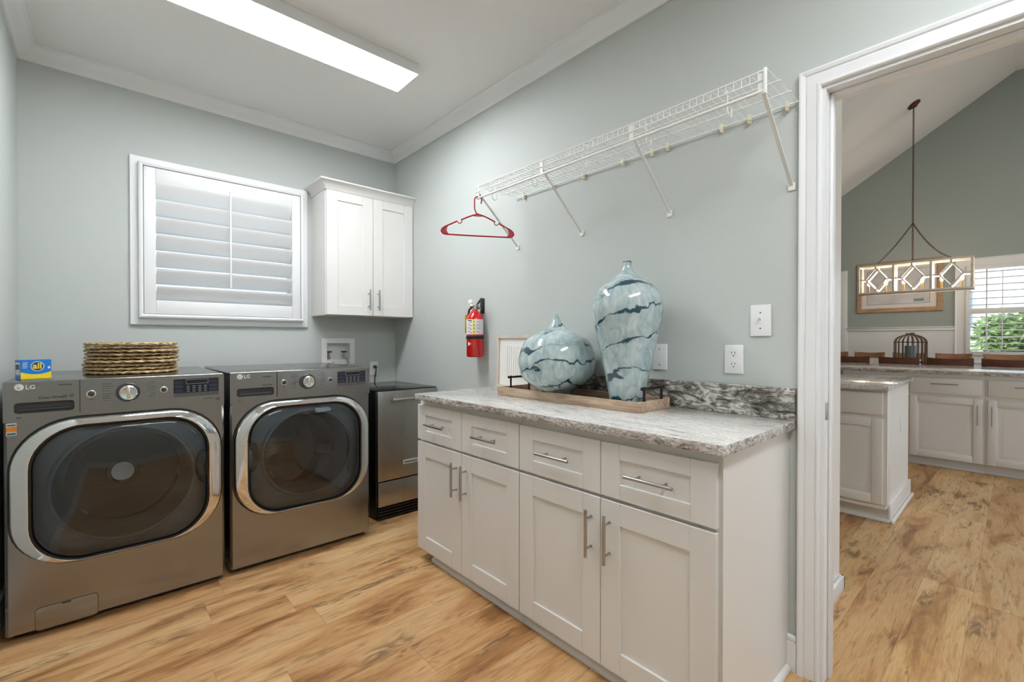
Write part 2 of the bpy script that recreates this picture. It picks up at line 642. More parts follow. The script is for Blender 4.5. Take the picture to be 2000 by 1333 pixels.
def dup(root, loc, label=None, rotz=None, group=None):
    r = root.copy()
    COL.objects.link(r)
    r.location = loc
    if rotz is not None:
        r.rotation_euler = (0, 0, rotz)
    if label:
        r['label'] = label
    if group:
        r['group'] = group
    for ch in list(root.children):
        c = ch.copy()
        COL.objects.link(c)
        c.parent = r
        for g in list(ch.children):
            d = g.copy()
            COL.objects.link(d)
            d.parent = c
    return r


def rrect(cx, cz, hw, hh, rad, y, n=10, flip=False):
    """rounded rectangle loop in an XZ plane at y, 4*(n+1) points"""
    pts = []
    for qx, qz, a0 in ((1, 1, 0), (-1, 1, 90), (-1, -1, 180), (1, -1, 270)):
        for i in range(n + 1):
            a = radians(a0 + 90.0 * i / n)
            pts.append((cx + qx * (hw - rad) + rad * cos(a), y, cz + qz * (hh - rad) + rad * sin(a)))
    return pts


def frame_sweep(mb, plane, c, a0, a1, b0, b1, profile, sgn=-1, sides='all'):
    """mitred moulding round the rectangle a0..a1 x b0..b1 on plane 'X' or 'Y' at coordinate c.
    profile = [(outward, proud)]; proud is along sgn * axis."""
    def pt(a, b, p):
        return (c + sgn * p, a, b) if plane == 'X' else (a, c + sgn * p, b)
    loops = []
    if sides == 'all':
        corners = [(a0, b0, -1, -1), (a1, b0, 1, -1), (a1, b1, 1, 1), (a0, b1, -1, 1), (a0, b0, -1, -1)]
    else:   # door casing: up one side, across the head, down the other
        corners = [(a1, b0, 1, 0), (a1, b1, 1, 1), (a0, b1, -1, 1), (a0, b0, -1, 0)]
    for a, b, sa, sb in corners:
        loops.append([pt(a + sa * o, b + sb * o, p) for o, p in profile])
    mb.loft(loops, cap0=(sides != 'all'), cap1=(sides != 'all'))
    return mb


def wall_cells(mb, plane, c0, c1, a0, a1, b0, b1, holes):
    """solid wall from boxes leaving rectangular holes (h_a0,h_a1,h_b0,h_b1)"""
    A = sorted({a0, a1, *[h[0] for h in holes], *[h[1] for h in holes]})
    B = sorted({b0, b1, *[h[2] for h in holes], *[h[3] for h in holes]})
    for i in range(len(A) - 1):
        for j in range(len(B) - 1):
            ca, cb = (A[i] + A[i + 1]) / 2, (B[j] + B[j + 1]) / 2
            if any(h[0] < ca < h[1] and h[2] < cb < h[3] for h in holes):
                continue
            if plane == 'X':
                mb.box(c0, c1, A[i], A[i + 1], B[j], B[j + 1])
            else:
                mb.box(A[i], A[i + 1], c0, c1, B[j], B[j + 1])
    return mb


# ------------------------------------------------------------------ the room
XL, XR, YB, YF = -0.32, 1.8775, 3.5766, -1.35
ZC = 2.783
XW = 2.0            # kitchen side of the right wall
DY0, DY1, DZ = -0.58, 0.471, 2.093   # cased opening

mb = MB().box(XL - 0.3, 9.2, -3.4, 4.2, -0.08, 0.0)
struct(mb.build('floor', M_FLOOR, smooth=0), 'wide plank oak-look floor running through the laundry and kitchen')

mb = MB().box(XL - 0.1, XW, YF - 0.1, YB + 0.15, ZC, ZC + 0.1)
struct(mb.build('ceiling', M_CEIL, smooth=0), 'flat white laundry ceiling')

WH = (0.215, 1.085, 1.385, 2.245)      # laundry window hole
VH = (1.298, 1.483, 1.050, 1.183)      # recessed valve box hole
mb = wall_cells(MB(), 'Y', YB, YB + 0.15, XL - 0.1, XW, 0, ZC, [WH, VH])
struct(mb.build('wall_back', M_WALL, smooth=0), 'grey-green back wall behind the washer and dryer')
mb = MB().box(XL - 0.1, XL, YF - 0.1, YB, 0, ZC)
struct(mb.build('wall_left', M_WALL, smooth=0), 'grey-green left wall beside the washer')
mb = wall_cells(MB(), 'X', XR, XW, YF - 0.1, YB, 0, ZC, [(DY0, DY1, -1, DZ)])
struct(mb.build('wall_right', M_WALL, smooth=0), 'grey-green wall carrying the wire shelf')
mb = MB().box(XL, XR, YF - 0.1, YF, 0, ZC)
struct(mb.build('wall_front', M_WALL, smooth=0))

# crown moulding: mitred loop just under the laundry ceiling
crown = [(0.0, 0.0), (0.0, 0.079), (0.070, 0.079), (0.070, 0.070), (0.058, 0.064), (0.050, 0.048), (0.036, 0.030),
         (0.020, 0.020), (0.014, 0.012), (0.010, 0.0)]
mb = MB()
loops = []
for cx, cy, sx, sy in ((XL, YF, 1, 1), (XR, YF, -1, 1), (XR, YB, -1, -1), (XL, YB, 1, -1), (XL, YF, 1, 1)):
    loops.append([(cx + sx * o, cy + sy * o, ZC - 0.079 + h) for o, h in crown])
mb.loft(loops, False, False)
struct(mb.build('trim_1', M_TRIM, smooth=25), 'white crown moulding round the laundry ceiling')

# baseboard pieces
def baseboard(name, x0, x1, y0, y1, label=None, h=0.13):
    b = MB().box(x0, x1, y0, y1, 0, h - 0.02, 0.0).box(x0 if x1 - x0 > .1 or True else x0, x1, y0, y1, h - 0.02, h, 0.004)
    return struct(b.build(name, M_TRIM), label)

baseboard('baseboard_right', XR - 0.014, XR, 0.536, 0.568, 'white baseboard beside the door casing')
baseboard('baseboard_back', XL, XR, YB - 0.014, YB)
baseboard('baseboard_left', XL, XL + 0.014, YF, YB - 0.014)
baseboard('baseboard_front', XL + 0.014, XR, YF, YF + 0.014)

# door casing, jamb lining and stop
casing = [(0.0, 0.0), (0.0, 0.012), (0.004, 0.016), (0.010, 0.016), (0.014, 0.012), (0.018, 0.013), (0.042, 0.017),
          (0.046, 0.014), (0.050, 0.019), (0.060, 0.022), (0.066, 0.020), (0.068, 0.0)]
mb = MB()
frame_sweep(mb, 'X', XR, DY0 + 0.004, DY1 - 0.004, 0.0, DZ - 0.004, casing, -1, 'door')
struct(mb.build('trim_2', M_TRIM, smooth=20), 'white stepped door casing round the kitchen opening')
mb = MB()
frame_sweep(mb, 'X', XW, DY0 + 0.004, DY1 - 0.004, 0.0, DZ - 0.004, casing, 1, 'door')
struct(mb.build('trim_3', M_TRIM, smooth=20), 'white door casing on the kitchen side')
door = bpy.data.objects.new('door_1', None)
COL.objects.link(door)
door.location = (XR, DY1, 0)
struct(door, 'white lined door opening into the kitchen')
mb = MB()
mb.box(XR - 0.001, XW + 0.001, DY1 - 0.016, DY1 + 0.0, 0, DZ)
mb.box(XR - 0.001, XW + 0.001, DY0, DY0 + 0.016, 0, DZ)
mb.box(XR - 0.001, XW + 0.001, DY0 + .016, DY1 - .016, DZ - 0.016, DZ)
mb.box(XR + 0.042, XR + 0.078, DY1 - 0.026, DY1 - 0.016, 0, DZ - 0.016, 0.003)
mb.box(XR + 0.042, XR + 0.078, DY0 + 0.016, DY0 + 0.026, 0, DZ - 0.016, 0.003)
mb.box(XR + 0.042, XR + 0.078, DY0 + .016, DY1 - .016, DZ - 0.026, DZ - 0.016, 0.003)
mb.build('door_jamb', M_TRIM, door)
mb = MB().box(XR + 0.008, XR + 0.034, DY1 - 0.0185, DY1 - 0.0155, 0.925, 0.985, 0.001)
mb.build('strike_plate', M_NICKEL, door)

# ------------------------------------------------------------------ laundry window with plantation shutter
win = bpy.data.objects.new('window_1', None)
COL.objects.link(win)
win.location = (0.65, YB, 1.30)
struct(win, 'white shuttered window above the washer and dryer')
wprof = [(0.0, 0.0), (0.0, 0.016), (0.045, 0.018), (0.075, 0.018), (0.079, 0.014), (0.079, 0.0)]
mb = MB()
frame_sweep(mb, 'Y', YB, 0.215, 1.077, 1.377, 2.239, wprof, -1)
mb.build('casing', M_TRIM, win, smooth=25)
mb = MB()   # shutter frame standing proud
sprof = [(0.0, 0.0), (0.0, 0.036), (0.010, 0.040), (0.020, 0.036), (0.022, 0.0)]
frame_sweep(mb, 'Y', YB - 0.018, 0.197, 1.099, 1.363, 2.258, sprof, -1)
mb.build('shutter_frame', M_TRIM, win, smooth=25)
mb = MB()   # shutter panel: stiles and rails
px0, px1, pz0, pz1 = 0.200, 1.096, 1.366, 2.255
mb.box(px0, 0.258, YB - 0.048, YB - 0.020, pz0, pz1, 0.003)
mb.box(1.038, px1, YB - 0.048, YB - 0.020, pz0, pz1, 0.003)
mb.box(0.258, 1.038, YB - 0.048, YB - 0.020, pz0, 1.450, 0.003)
mb.box(0.258, 1.038, YB - 0.048, YB - 0.020, 2.168, pz1, 0.003)
mb.build('shutter_panel', M_TRIM, win)
mb = MB()   # louvers
th = radians(53)
for k in range(7):
    zc = 1.4915 + k * 0.105
    lp = []
    n = 16
    for i in range(n):
        a = 2 * pi * i / n
        u, w = 0.057 * cos(a), 0.0065 * sin(a)
        lp.append((u, w))
    loops = []
    for x in (0.2595, 1.0365):
        loops.append([(x, YB - 0.032 - u * cos(th) + w * sin(th), zc + u * sin(th) + w * cos(th)) for u, w in lp])
    mb.loft(loops)
mb.build('louvers', M_TRIM, win)
mb = MB().tube([(0.648, YB - 0.078, 1.55), (0.648, YB - 0.078, 2.185)], 0.006, 8)
for k in range(7):
    zc = 1.4915 + k * 0.105 + 0.0437
    mb.cyl((0.648, YB - 0.078, zc), (0.648, YB - 0.060, zc), 0.0015, seg=6)
mb.build('tilt_rod', M_TRIM, win)
mb = MB().box(WH[0], WH[1], YB + 0.115, YB + 0.119, WH[2], WH[3])
mb.build('pane', M_GLASS, win, smooth=0)
mb = MB()
for a, b_, c_, d_ in ((WH[0], WH[1], WH[2], WH[2] + .04), (WH[0], WH[1], WH[3] - .04, WH[3]), (WH[0], WH[0] + .04, WH[2] + .04, WH[3] - .04),
                      (WH[1] - .04, WH[1], WH[2] + .04, WH[3] - .04), (WH[0] + .04, WH[1] - .04, 1.80, 1.835)):
    mb.box(a, b_, YB + 0.10, YB + 0.135, c_, d_, 0.002)
mb.build('sash', M_TRIM, win)

# ------------------------------------------------------------------ LED ceiling light
def led_panel(label, dx, dy):
    t = thing('ceiling_light', label, 'ceiling light', (0.75 + dx, 2.43 + dy, 2.722))
    m_ = MB()
    m_.loft([[(x + dx, y + dy, z) for x, y in ((0.136 + q, 2.304 + q), (1.362 - q, 2.304 + q), (1.362 - q, 2.556 - q), (0.136 + q, 2.556 - q))]
             for q, z in ((0.003, ZC - 0.001), (0.0, 2.730), (0.0, 2.722), (0.004, 2.7215), (0.004, 2.726))], True, False)
    m_.build('housing', M_WHITE, t)
    MB().box(0.1405 + dx, 1.3575 + dx, 2.3085 + dy, 2.5515 + dy, 2.7225, 2.7255).build('diffuser', M_LED, t, smooth=0)
    return t

led_panel('long rectangular white LED panel glowing on the laundry ceiling', 0, 0)
led_panel('added LED panel, unseen behind the camera, brightening the laundry', 0.05, -2.75)  # out-of-view panel added to lift the room's brightness

# ------------------------------------------------------------------ washer and dryer
def laundry_machine(name, label, x0, yf, kind):
    washer = kind == 'washer'
    W = 0.744
    x1 = x0 + W
    cx = (x0 + x1) / 2
    t = thing(name, label, kind, (cx, yf + 0.35, 0.0))
    yb_ = 3.46
    ZT = 1.040
    # steel cabinet: sides, back, bottom and a front with a rounded door hole
    ocz, ohh, ohw = 0.577, 0.302, 0.356
    mb = MB()
    n = 10
    outer = []
    inner = rrect(cx, ocz, ohw - 0.012, ohh - 0.012, 0.19, yf, n)
    zlo, zhi = 0.030, 0.905
    for (ix, iy, iz) in inner:   # project each inner point outward to the rectangle
        dx, dz = ix - cx, iz - ocz
        hw = W / 2 - 0.010
        hh_ = (zhi - ocz) if dz > 0 else (ocz - zlo)
        s_ = min(hw / abs(dx) if abs(dx) > 1e-6 else 1e9, hh_ / abs(dz) if abs(dz) > 1e-6 else 1e9)
        outer.append([cx + dx * s_, yf, ocz + dz * s_])
    # snap the closest points to true corners
    for qx, qz in ((1, 1), (-1, 1), (-1, -1), (1, -1)):
        tx, tz = cx + qx * (W / 2 - 0.010), zhi if qz > 0 else zlo
        j = min(range(len(outer)), key=lambda i: (outer[i][0] - tx) ** 2 + (outer[i][2] - tz) ** 2)
        outer[j] = [tx, yf, tz]
    back = [(p[0] + (0.010 if p[0] > cx + W / 2 - 0.0101 else (-0.010 if p[0] < cx - W / 2 + 0.0101 else 0)), yf + 0.010, p[2]) for p in outer]
    back2 = [(p[0], yb_, p[2]) for p in back]
    inner2 = [(p[0], yf + 0.04, p[2]) for p in inner]
    mb.loft([inner2, inner, outer, back, back2], cap0=False, cap1=True)
    mb.box(x0 + 0.002, x1 - 0.002, yf + 0.012, yb_ - 0.002, 0.9045, ZT - 0.012)
    mb.build('cabinet_body', M_STEEL, t, smooth=30)
    MB().box(x0, x1, yf + 0.004, yb_, ZT - 0.012, ZT, 0.008, 3).build('top_panel', M_STEEL, t)
    # black plinth and feet
    mb = MB().box(x0 + 0.02, x1 - 0.02, yf + 0.03, yb_ - 0.03, 0.012, 0.031)
    for fx in (x0 + 0.06, x1 - 0.06):
        for fy in (yf + 0.08, yb_ - 0.08):
            mb.cyl((fx, fy, 0), (fx, fy, 0.02), 0.022, seg=14)
    mb.build('base_feet', M_BLACK, t)
    # control panel, lower edge arched over the door
    zs = [(x0, 0.880), (x0 + 0.05, 0.880), (x0 + 0.13, 0.886), (x0 + 0.20, 0.897), (x0 + 0.27, 0.9015), (x0 + 0.40, 0.9035), (x0 + 0.56, 0.9015),
          (x0 + 0.62, 0.896), (x0 + 0.67, 0.885), (x1, 0.881)]
    top = ZT - 0.003
    ysh = yf - 0.006
    # drawer side (left) with the recess for the grip and the dial side
    xd_ = x0 + 0.219
    def panel(xa, xb, nm, hole=None):
        edge = [(xa, None)] + [(x, z) for x, z in zs if xa < x < xb] + [(xb, None)]
        def zat(x):
            for (xp, zp), (xq, zq) in zip(zs[:-1], zs[1:]):
                if xp <= x <= xq:
                    return zp + (zq - zp) * (x - xp) / (xq - xp)
            return zs[-1][1]
        low = [(x, (zat(x) if z is None else z)) for x, z in edge]
        m_ = MB()
        if hole is None:
            poly = [(x, z) for x, z in low] + [(xb, top - 0.006), (xb - (0.006 if nm == 'control_panel' else 0), top), (xa, top)]
            m_.loft([[(x, yf + 0.011, z) for x, z in poly], [(x, ysh + 0.002, z) for x, z in poly],
                     [(x + (0.001 if x == xa else (-0.001 if x == xb else 0)), ysh, z) for x, z in poly]])
        else:
            hx0, hx1, hz0, hz1 = hole
            # ring of quads round the hole made from columns
            m_.box(xa, hx0, ysh, yf + 0.011, low[0][1], top, 0.001)
            m_.box(hx1, xb, ysh, yf + 0.011, low[-1][1] - 0.001, top, 0.001)
            m_.box(hx0, hx1, ysh, yf + 0.011, hz1, top, 0.001)
            poly = [(hx0, low[0][1])] + [(x, z) for x, z in low if hx0 < x < hx1] + [(hx1, low[-1][1] - 0.001), (hx1, hz0), (hx0, hz0)]
            m_.prism([(x, yf + 0.011, z) for x, z in poly], (0, ysh - yf - 0.011, 0))
        return m_.build(nm, M_STEEL, t, smooth=30)
    gx0, gx1 = x0 + 0.030, x0 + 0.203
    gz0, gz1 = 0.912, 0.955
    if True:
        # dispenser drawer front: one lofted panel with a rounded grip opening
        hcx, hcz = (gx0 + gx1) / 2, (gz0 + gz1) / 2
        hl = rrect(hcx, hcz, (gx1 - gx0) / 2, (gz1 - gz0) / 2, 0.012, ysh, 6)
        hl = [(x, y, z) for x, y, z in hl]
        m_ = MB()
        xa, xb = x0, xd_ - 0.0012
        def zat(x):
            for (xp, zp), (xq, zq) in zip(zs[:-1], zs[1:]):
                if xp <= x <= xq:
                    return zp + (zq - zp) * (x - xp) / (xq - xp)
            return zs[-1][1]
        out = []
        for ix, iy, iz in hl:
            dx, dz = ix - hcx, iz - hcz
            fx_ = ((xb - hcx) if dx > 0 else (hcx - xa)) / max(abs(dx), 1e-6)
            fz_ = ((top - hcz) if dz > 0 else (hcz - 0.89)) / max(abs(dz), 1e-6)
            s_ = min(fx_, fz_)
            ox, oz = hcx + dx * s_, hcz + dz * s_
            if dz < 0 and fz_ <= fx_:
                oz = zat(ox)
            elif dz < 0:
                oz = hcz + (zat(ox) - hcz) * min(1, (hcz - oz) / (hcz - 0.89)) if hcz > oz else oz
            out.append([ox, ysh, oz])
        for tx, tz in ((xa, top), (xb, top), (xa, zat(xa)), (xb, zat(xb))):
            j = min(range(len(out)), key=lambda i: (out[i][0] - tx) ** 2 + (out[i][2] - tz) ** 2)
            out[j] = [tx, ysh, tz]
        hb = [(x, ysh + 0.016, z) for x, y, z in hl]
        ob2 = [(x, yf + 0.011, z) for x, y, z in out]
        m_.loft([hb, hl, out, ob2], cap0=False, cap1=False)
        drawer = m_.build('dispenser_drawer', M_STEEL, t, smooth=30)
        m2 = MB()
        m2.loft([[(x, ysh + 0.0155, z) for x, y, z in hl], [(hcx + (x - hcx) * .97, yf + 0.0105, hcz + (z - hcz) * .86) for x, y, z in hl]], cap0=False, cap1=True)
        m2.tube([(gx0 + 0.012, ysh + 0.010, gz0 + 0.013), (gx1 - 0.012, ysh + 0.010, gz0 + 0.013)], 0.006, 10)
        g_ = m2.build('drawer_grip', M_DKGREY, drawer)
    panel(xd_ + 0.0012, x1, 'control_panel')
    # panel furniture
    dz_ = 0.9735
    kx = x0 + 0.376
    m_ = MB()
    m_.lathe([(0.042, 0.0), (0.042, 0.010), (0.040, 0.012)], (kx, ysh + 0.0005, dz_), (0, -1, 0), 40)
    kn = m_.build('dial_ring', M_DKGREY, t)
    m_ = MB()
    m_.lathe([(0.0315, 0.0), (0.031, 0.018), (0.028, 0.021), (0.010, 0.0175)], (kx, ysh - 0.012, dz_), (0, -1, 0), 40)
    m_.box(kx - 0.006, kx + 0.006, ysh - 0.037, ysh - 0.028, dz_ - 0.026, dz_ + 0.026, 0.003)
    m_.build('dial', M_KNOB, t)
    for bx, br_ in ((x0 + 0.255, 0.0125), (x0 + 0.503, 0.0115)):
        m_ = MB().lathe([(br_ + 0.003, 0), (br_ + 0.003, 0.003), (br_, 0.004)], (bx, ysh + 0.0005, dz_ + 0.002), (0, -1, 0), 24)
        bt = m_.build('button', M_KNOB, t)
        MB().lathe([(br_ - 0.001, 0.0), (br_ - 0.001, 0.002), (br_ - .003, 0.003)], (bx, ysh - 0.0035, dz_ + 0.002), (0, -1, 0), 24).build('button_cap', M_DKGREY, bt)
    # display
    dx0_, dx1_ = (x0 + 0.540, x0 + 0.720) if washer else (x0 + 0.546, x0 + 0.716)
    dzz0, dzz1 = 0.936, 1.020
    m_ = MB()
    m_.box(dx0_, dx1_, ysh - 0.0012, ysh + 0.003, dzz0 + 0.018, dzz1)
    m_.mi = 1
    for r_ in range(3):
        for xa_, xb_ in ((dx0_ + 0.004, dx0_ + 0.038), (dx1_ - 0.040, dx1_ - 0.004)):
            m_.box(xa_, xb_, ysh - 0.0020, ysh, dzz0 + 0.022 + r_ * 0.020, dzz0 + 0.037 + r_ * 0.020)
    m_.mi = 2
    for cidx in range(4):
        for r_ in range(4):
            xx = dx0_ + 0.050 + cidx * 0.023
            m_.box(xx, xx + 0.012, ysh - 0.0017, ysh, dzz0 + 0.023 + r_ * 0.0085, dzz0 + 0.0255 + r_ * 0.0085)
    for a in (0.048, 0.136):
        m_.box(dx0_ + a - 0.0008, dx0_ + a + 0.0008, ysh - 0.0017, ysh, dzz0 + 0.060, dzz0 + 0.080)
    m_.box(dx0_ + 0.048, dx0_ + 0.136, ysh - 0.0017, ysh, dzz0 + 0.0792, dzz0 + 0.0805)
    m_.box(dx0_ + 0.048, dx0_ + 0.136, ysh - 0.0017, ysh, dzz0 + 0.0600, dzz0 + 0.0613)
    m_.mi = 3
    m_.box(dx0_, dx1_, ysh - 0.0020, ysh + 0.003, dzz0, dzz0 + 0.017)
    m_.build('display', [M_DISPLAY, M_DISPLAYB, M_DISPLAYL, M_INKGREY], t)
    # printing on the panel
    m_ = MB()
    m3 = MB()
    for k in range(8):
        ln = (0.030, 0.038, 0.028, 0.030, 0.036, 0.024, 0.028, 0.026)[k]
        zz = 1.014 - k * 0.0105
        m_.box(x0 + 0.290, x0 + 0.290 + ln, ysh - 0.0004, ysh + 0.001, zz, zz + 0.0026)
        if k < 7:
            m3.box(x0 + 0.472 - ln * 0.9, x0 + 0.472, ysh - 0.0004, ysh + 0.001, zz, zz + 0.0026)
    m_.build('cycle_marks', M_INKGREY, t)
    m3.build('cycle_marks', M_INKGREY, t)
    MB().box(x0 + 0.248, x0 + 0.262, ysh - 0.0004, ysh + 0.001, 0.949, 0.953).build('button_mark', M_INKGREY, t)
    m_ = MB()
    m_.lathe([(0.0135, 0.0), (0.0135, 0.0012), (0.0125, 0.0016)], (x0 + 0.044, ysh + 0.0003, 1.017), (0, -1, 0), 28)
    m_.text('LG', 0.024, (x0 + 0.061, ysh - 0.0004, 1.0085), (1, 0, 0), (0, 0, 1), 0.0006, 0.0005)
    m_.mi = 1
    m_.text('L', 0.012, (x0 + 0.0405, ysh - 0.0016, 1.0125), (1, 0, 0), (0, 0, 1), 0.0004)
    m_.build('logo', [M_LOGO, M_INK], t, smooth=0)
    def word(txt, size, x, z, bold=0.0002):
        MB().text(txt, size, (x0 + x, ysh - 0.0002, z), (1, 0, 0), (0, 0, 1), 0.0004, bold).build('printed_word', M_INK, t, smooth=0)
    if washer:
        word('Direct Drive', 0.0135, 0.098, 0.9665, 0.0003)
        word('TurboWash', 0.0085, 0.155, 1.018)
        word('10', 0.020, 0.7045, 0.909, 0.0003)
        word('TurboWash', 0.0085, 0.655, 0.919)
        for sx_ in (0.168, 0.188):
            MB().box(x0 + sx_, x0 + sx_ + 0.013, ysh - 0.0003, ysh + 0.001, 0.9665, 0.9785).build('printed_symbol', M_INKGREY, t)
    else:
        word('SensorDry', 0.0105, 0.150, 0.9645)
        word('TurboSteam', 0.0085, 0.148, 1.010)
    MB().box(x0 + 0.036, x0 + 0.050, ysh - 0.0003, ysh + 0.001, 0.893, 0.899).build('printed_symbol', M_INKGREY, t)
    # the door: black loop as gasket with its shadow painted in, chrome ring, smoked glass, plastic surround and drum
    MB().loft([rrect(cx, ocz, ohw + 0.007, ohh + 0.007, 0.207, yf - 0.0015, n), rrect(cx, ocz, ohw - 0.014, ohh - 0.014, 0.19, yf - 0.0025, n),
               rrect(cx, ocz, ohw - 0.02, ohh - 0.02, 0.185, yf + 0.03, n)], False, False).build('door_gasket_shade', M_BLACK, t)
    dr = bpy.data.objects.new('door', None)
    COL.objects.link(dr)
    dr.parent = t
    dr.location = (0, 0, 0)
    gz, ghh, ghw = 0.5715, 0.281, 0.3005
    prof = [(0.0, yf - 0.002), (0.02, yf - 0.022), (0.07, yf - 0.030), (0.15, yf - 0.0335), (0.40, yf - 0.039), (0.70, yf - 0.0445), (0.90, yf - 0.0475), (0.96, yf - 0.047), (1.0, yf - 0.043), (1.0, yf - 0.02)]
    lo = []
    for f, y in prof:
        lo.append(rrect(cx, ocz + (gz - ocz) * f, ohw + (ghw - ohw) * f, ohh + (ghh - ohh) * f, 0.200 + (0.165 - 0.200) * f, y, n))
    MB().loft(lo, False, False).build('door_ring', M_CHROME, dr, smooth=40)
    MB().loft([rrect(cx, gz, ghw, ghh, 0.165, yf - 0.042, n), rrect(cx, gz, ghw - 0.006, ghh - 0.006, 0.160, yf - 0.041, n), rrect(cx, gz, ghw - 0.008, ghh - 0.008, 0.158, yf - 0.034, n)], False, False).build('glass_gasket', M_BLACK, dr)
    lo = []
    for f, y in [(0.974, yf - 0.0345), (0.968, yf - 0.0405), (0.90, yf - 0.046), (0.75, yf - 0.051), (0.5, yf - 0.055), (0.25, yf - 0.057), (0.04, yf - 0.0575)]:
        lo.append(rrect(cx, gz, ghw * f, ghh * f, 0.165 * f, y, n))
    MB().loft(lo, False, True).build('door_glass', M_SMOKE, dr, smooth=60)
    # surround: flat band, then round porthole bowl
    pcx, pcz, pr = cx + (0.0 if washer else 0.01), 0.580, (0.236 if washer else 0.226)
    NA_ = 96
    angs = [2 * pi * k / NA_ for k in range(NA_)]
    def inside(dx_, dz_, hw, hh, rad):
        qx, qz = abs(dx_) - (hw - rad), abs(dz_) - (hh - rad)
        return math.hypot(max(qx, 0), max(qz, 0)) + min(max(qx, qz), 0) < rad
    def ray(a, hw, hh, rad):
        lo_, hi_ = 0.0, 1.0
        for _ in range(24):
            m__ = (lo_ + hi_) / 2
            if inside(pcx + m__ * cos(a) - cx, pcz + m__ * sin(a) - gz, hw, hh, rad):
                lo_ = m__
            else:
                hi_ = m__
        return lo_
    rad_out = [ray(a, ghw - 0.004, ghh - 0.004, 0.161) for a in angs]
    def blend(f, y):
        return [(pcx + (ro + (pr * 1.10 - ro) * f) * cos(a), y, pcz + (ro + (pr * 1.10 - ro) * f) * sin(a)) for a, ro in zip(angs, rad_out)]
    def circ(r, y):
        return [(pcx + r * cos(a), y, pcz + r * sin(a)) for a in angs]
    MB().loft([blend(0, yf - 0.032), blend(0.3, yf - 0.010), blend(0.65, yf - 0.002), circ(pr * 1.10, yf + 0.004), circ(pr * 1.06, yf - 0.014), circ(pr * 1.02, yf - 0.016),
               circ(pr * 0.985, yf - 0.002), circ(pr * 0.95, yf + 0.05), circ(pr * 0.90, yf + 0.10), circ(pr * 0.87, yf + 0.13)], False, False).build('porthole_surround', M_GASKET, dr, smooth=50)
    # grip pocket
    sx_ = 1 if washer else -1
    px_ = cx + sx_ * (ghw - 0.022)
    m_ = MB()
    m_.sphere((px_, yf - 0.030, 0.60), 1.0, 0.034, 0.014, 0.078, 3)
    m_.build('grip_pocket', M_BLACKG if washer else M_DKGREY, dr)
    # drum
    m_ = MB()
    segs = 48
    m_.lathe([(pr * 0.93, 0.13), (0.275, 0.145), (0.282, 0.20), (0.282, 0.56), (0.24, 0.60), (0.10, 0.60), (0.05, 0.585), (0.02, 0.58)], (cx, yf, 0.598), (0, 0.985, -0.17), segs, False, True)
    for k in range(3):
        a = radians(90 + 120 * k + 20)
        c0 = Vector((cx + 0.262 * cos(a), yf + 0.22, 0.56 + 0.262 * sin(a)))
        c1 = Vector((cx + 0.262 * cos(a), yf + 0.55, 0.503 + 0.262 * sin(a)))
        m_.tube([c0, c1], 0.032, 10)
    drum = m_.build('drum', M_DRUM, t, smooth=40)
    if washer:
        m_ = MB().lathe([(0.062, 0), (0.062, -0.010), (0.050, -0.014), (0.048, -0.008), (0.010, -0.006)], (cx, yf + 0.570, 0.500), (0, 0.985, -0.17), 36)
        m_.build('drum_hub', M_NICKEL, drum)
    return t, x0, yf


wx, _, wyf = laundry_machine('washing_machine', 'graphite front-load washer at left, detergent and woven placemats on top', -0.283, 2.665, 'washer')
w_sh = 2.665 - 0.001
# drain filter flap and energy sticker on the washer
m_ = MB()
fl = rrect(-0.105, 0.068, 0.094, 0.046, 0.014, 2.6635, 5)
m_.loft([[(x, 2.6655, z) for x, y, z in fl], fl, [(x * 1.0, 2.663, z) for x, y, z in rrect(-0.105, 0.068, 0.0925, 0.0445, 0.013, 2.663, 5)]])
fo = m_.build('filter_flap', M_STEEL, wx)
m_ = MB()
m_.loft([rrect(-0.105, 0.068, 0.0955, 0.0475, 0.015, 2.6642, 5), rrect(-0.105, 0.068, 0.0935, 0.0455, 0.014, 2.6642, 5)], False, False)
m_.box(-0.122, -0.094, 2.6622, 2.6645, 0.107, 0.1125, 0.001)
m_.build('flap_seam', M_BLACK, fo, smooth=0)
m_ = MB()
m_.box(-0.275, -0.247, w_sh - 0.0006, w_sh + 0.002, 0.827, 0.876)
m_.mi = 1
m_.box(-0.275, -0.247, w_sh - 0.0009, w_sh, 0.841, 0.862)
m_.mi = 2
m_.box(-0.273, -0.249, w_sh - 0.0009, w_sh, 0.829, 0.838)
m_.box(-0.273, -0.249, w_sh - 0.0009, w_sh, 0.865, 0.871)
m_.build('energy_sticker', [M_LABELW, M_ORANGE, M_TEAL], wx, smooth=0)
dx, _, _ = laundry_machine('clothes_dryer', 'graphite front-load dryer in the middle, between washer and small fridge', 0.4895, 2.685, 'dryer')

# ------------------------------------------------------------------ under-counter ice maker
ice = thing('ice_maker', 'narrow stainless-front appliance with black top in the corner', 'fridge', (1.59, 3.15, 0))
ix0, ix1, iy = 1.358, 1.825, 2.833
MB().box(ix0, ix1, iy + 0.028, 3.46, 0.012, 0.862, 0.003).build('cabinet_body', M_BLACK, ice)
MB().box(ix0 - 0.001, ix1 + 0.001, iy + 0.018, 3.46, 0.8632, 0.868, 0.002).build('top_panel', M_BLACKG, ice)
dr = MB().box(ix0 + 0.003, ix1 - 0.003, iy, iy + 0.027, 0.264, 0.862, 0.004).build('door', M_STEEL2, ice)
m_ = MB().tube([(1.449, iy - 0.048, 0.806), (1.735, iy - 0.048, 0.806)], 0.0095, 12)
m_.cyl((1.475, iy - 0.048, 0.806), (1.475, iy, 0.806), 0.008, seg=10).cyl((1.71, iy - 0.048, 0.806), (1.71, iy, 0.806), 0.008, seg=10)
m_.cyl((1.444, iy - 0.048, 0.806), (1.452, iy - 0.048, 0.806), 0.0115, seg=14)
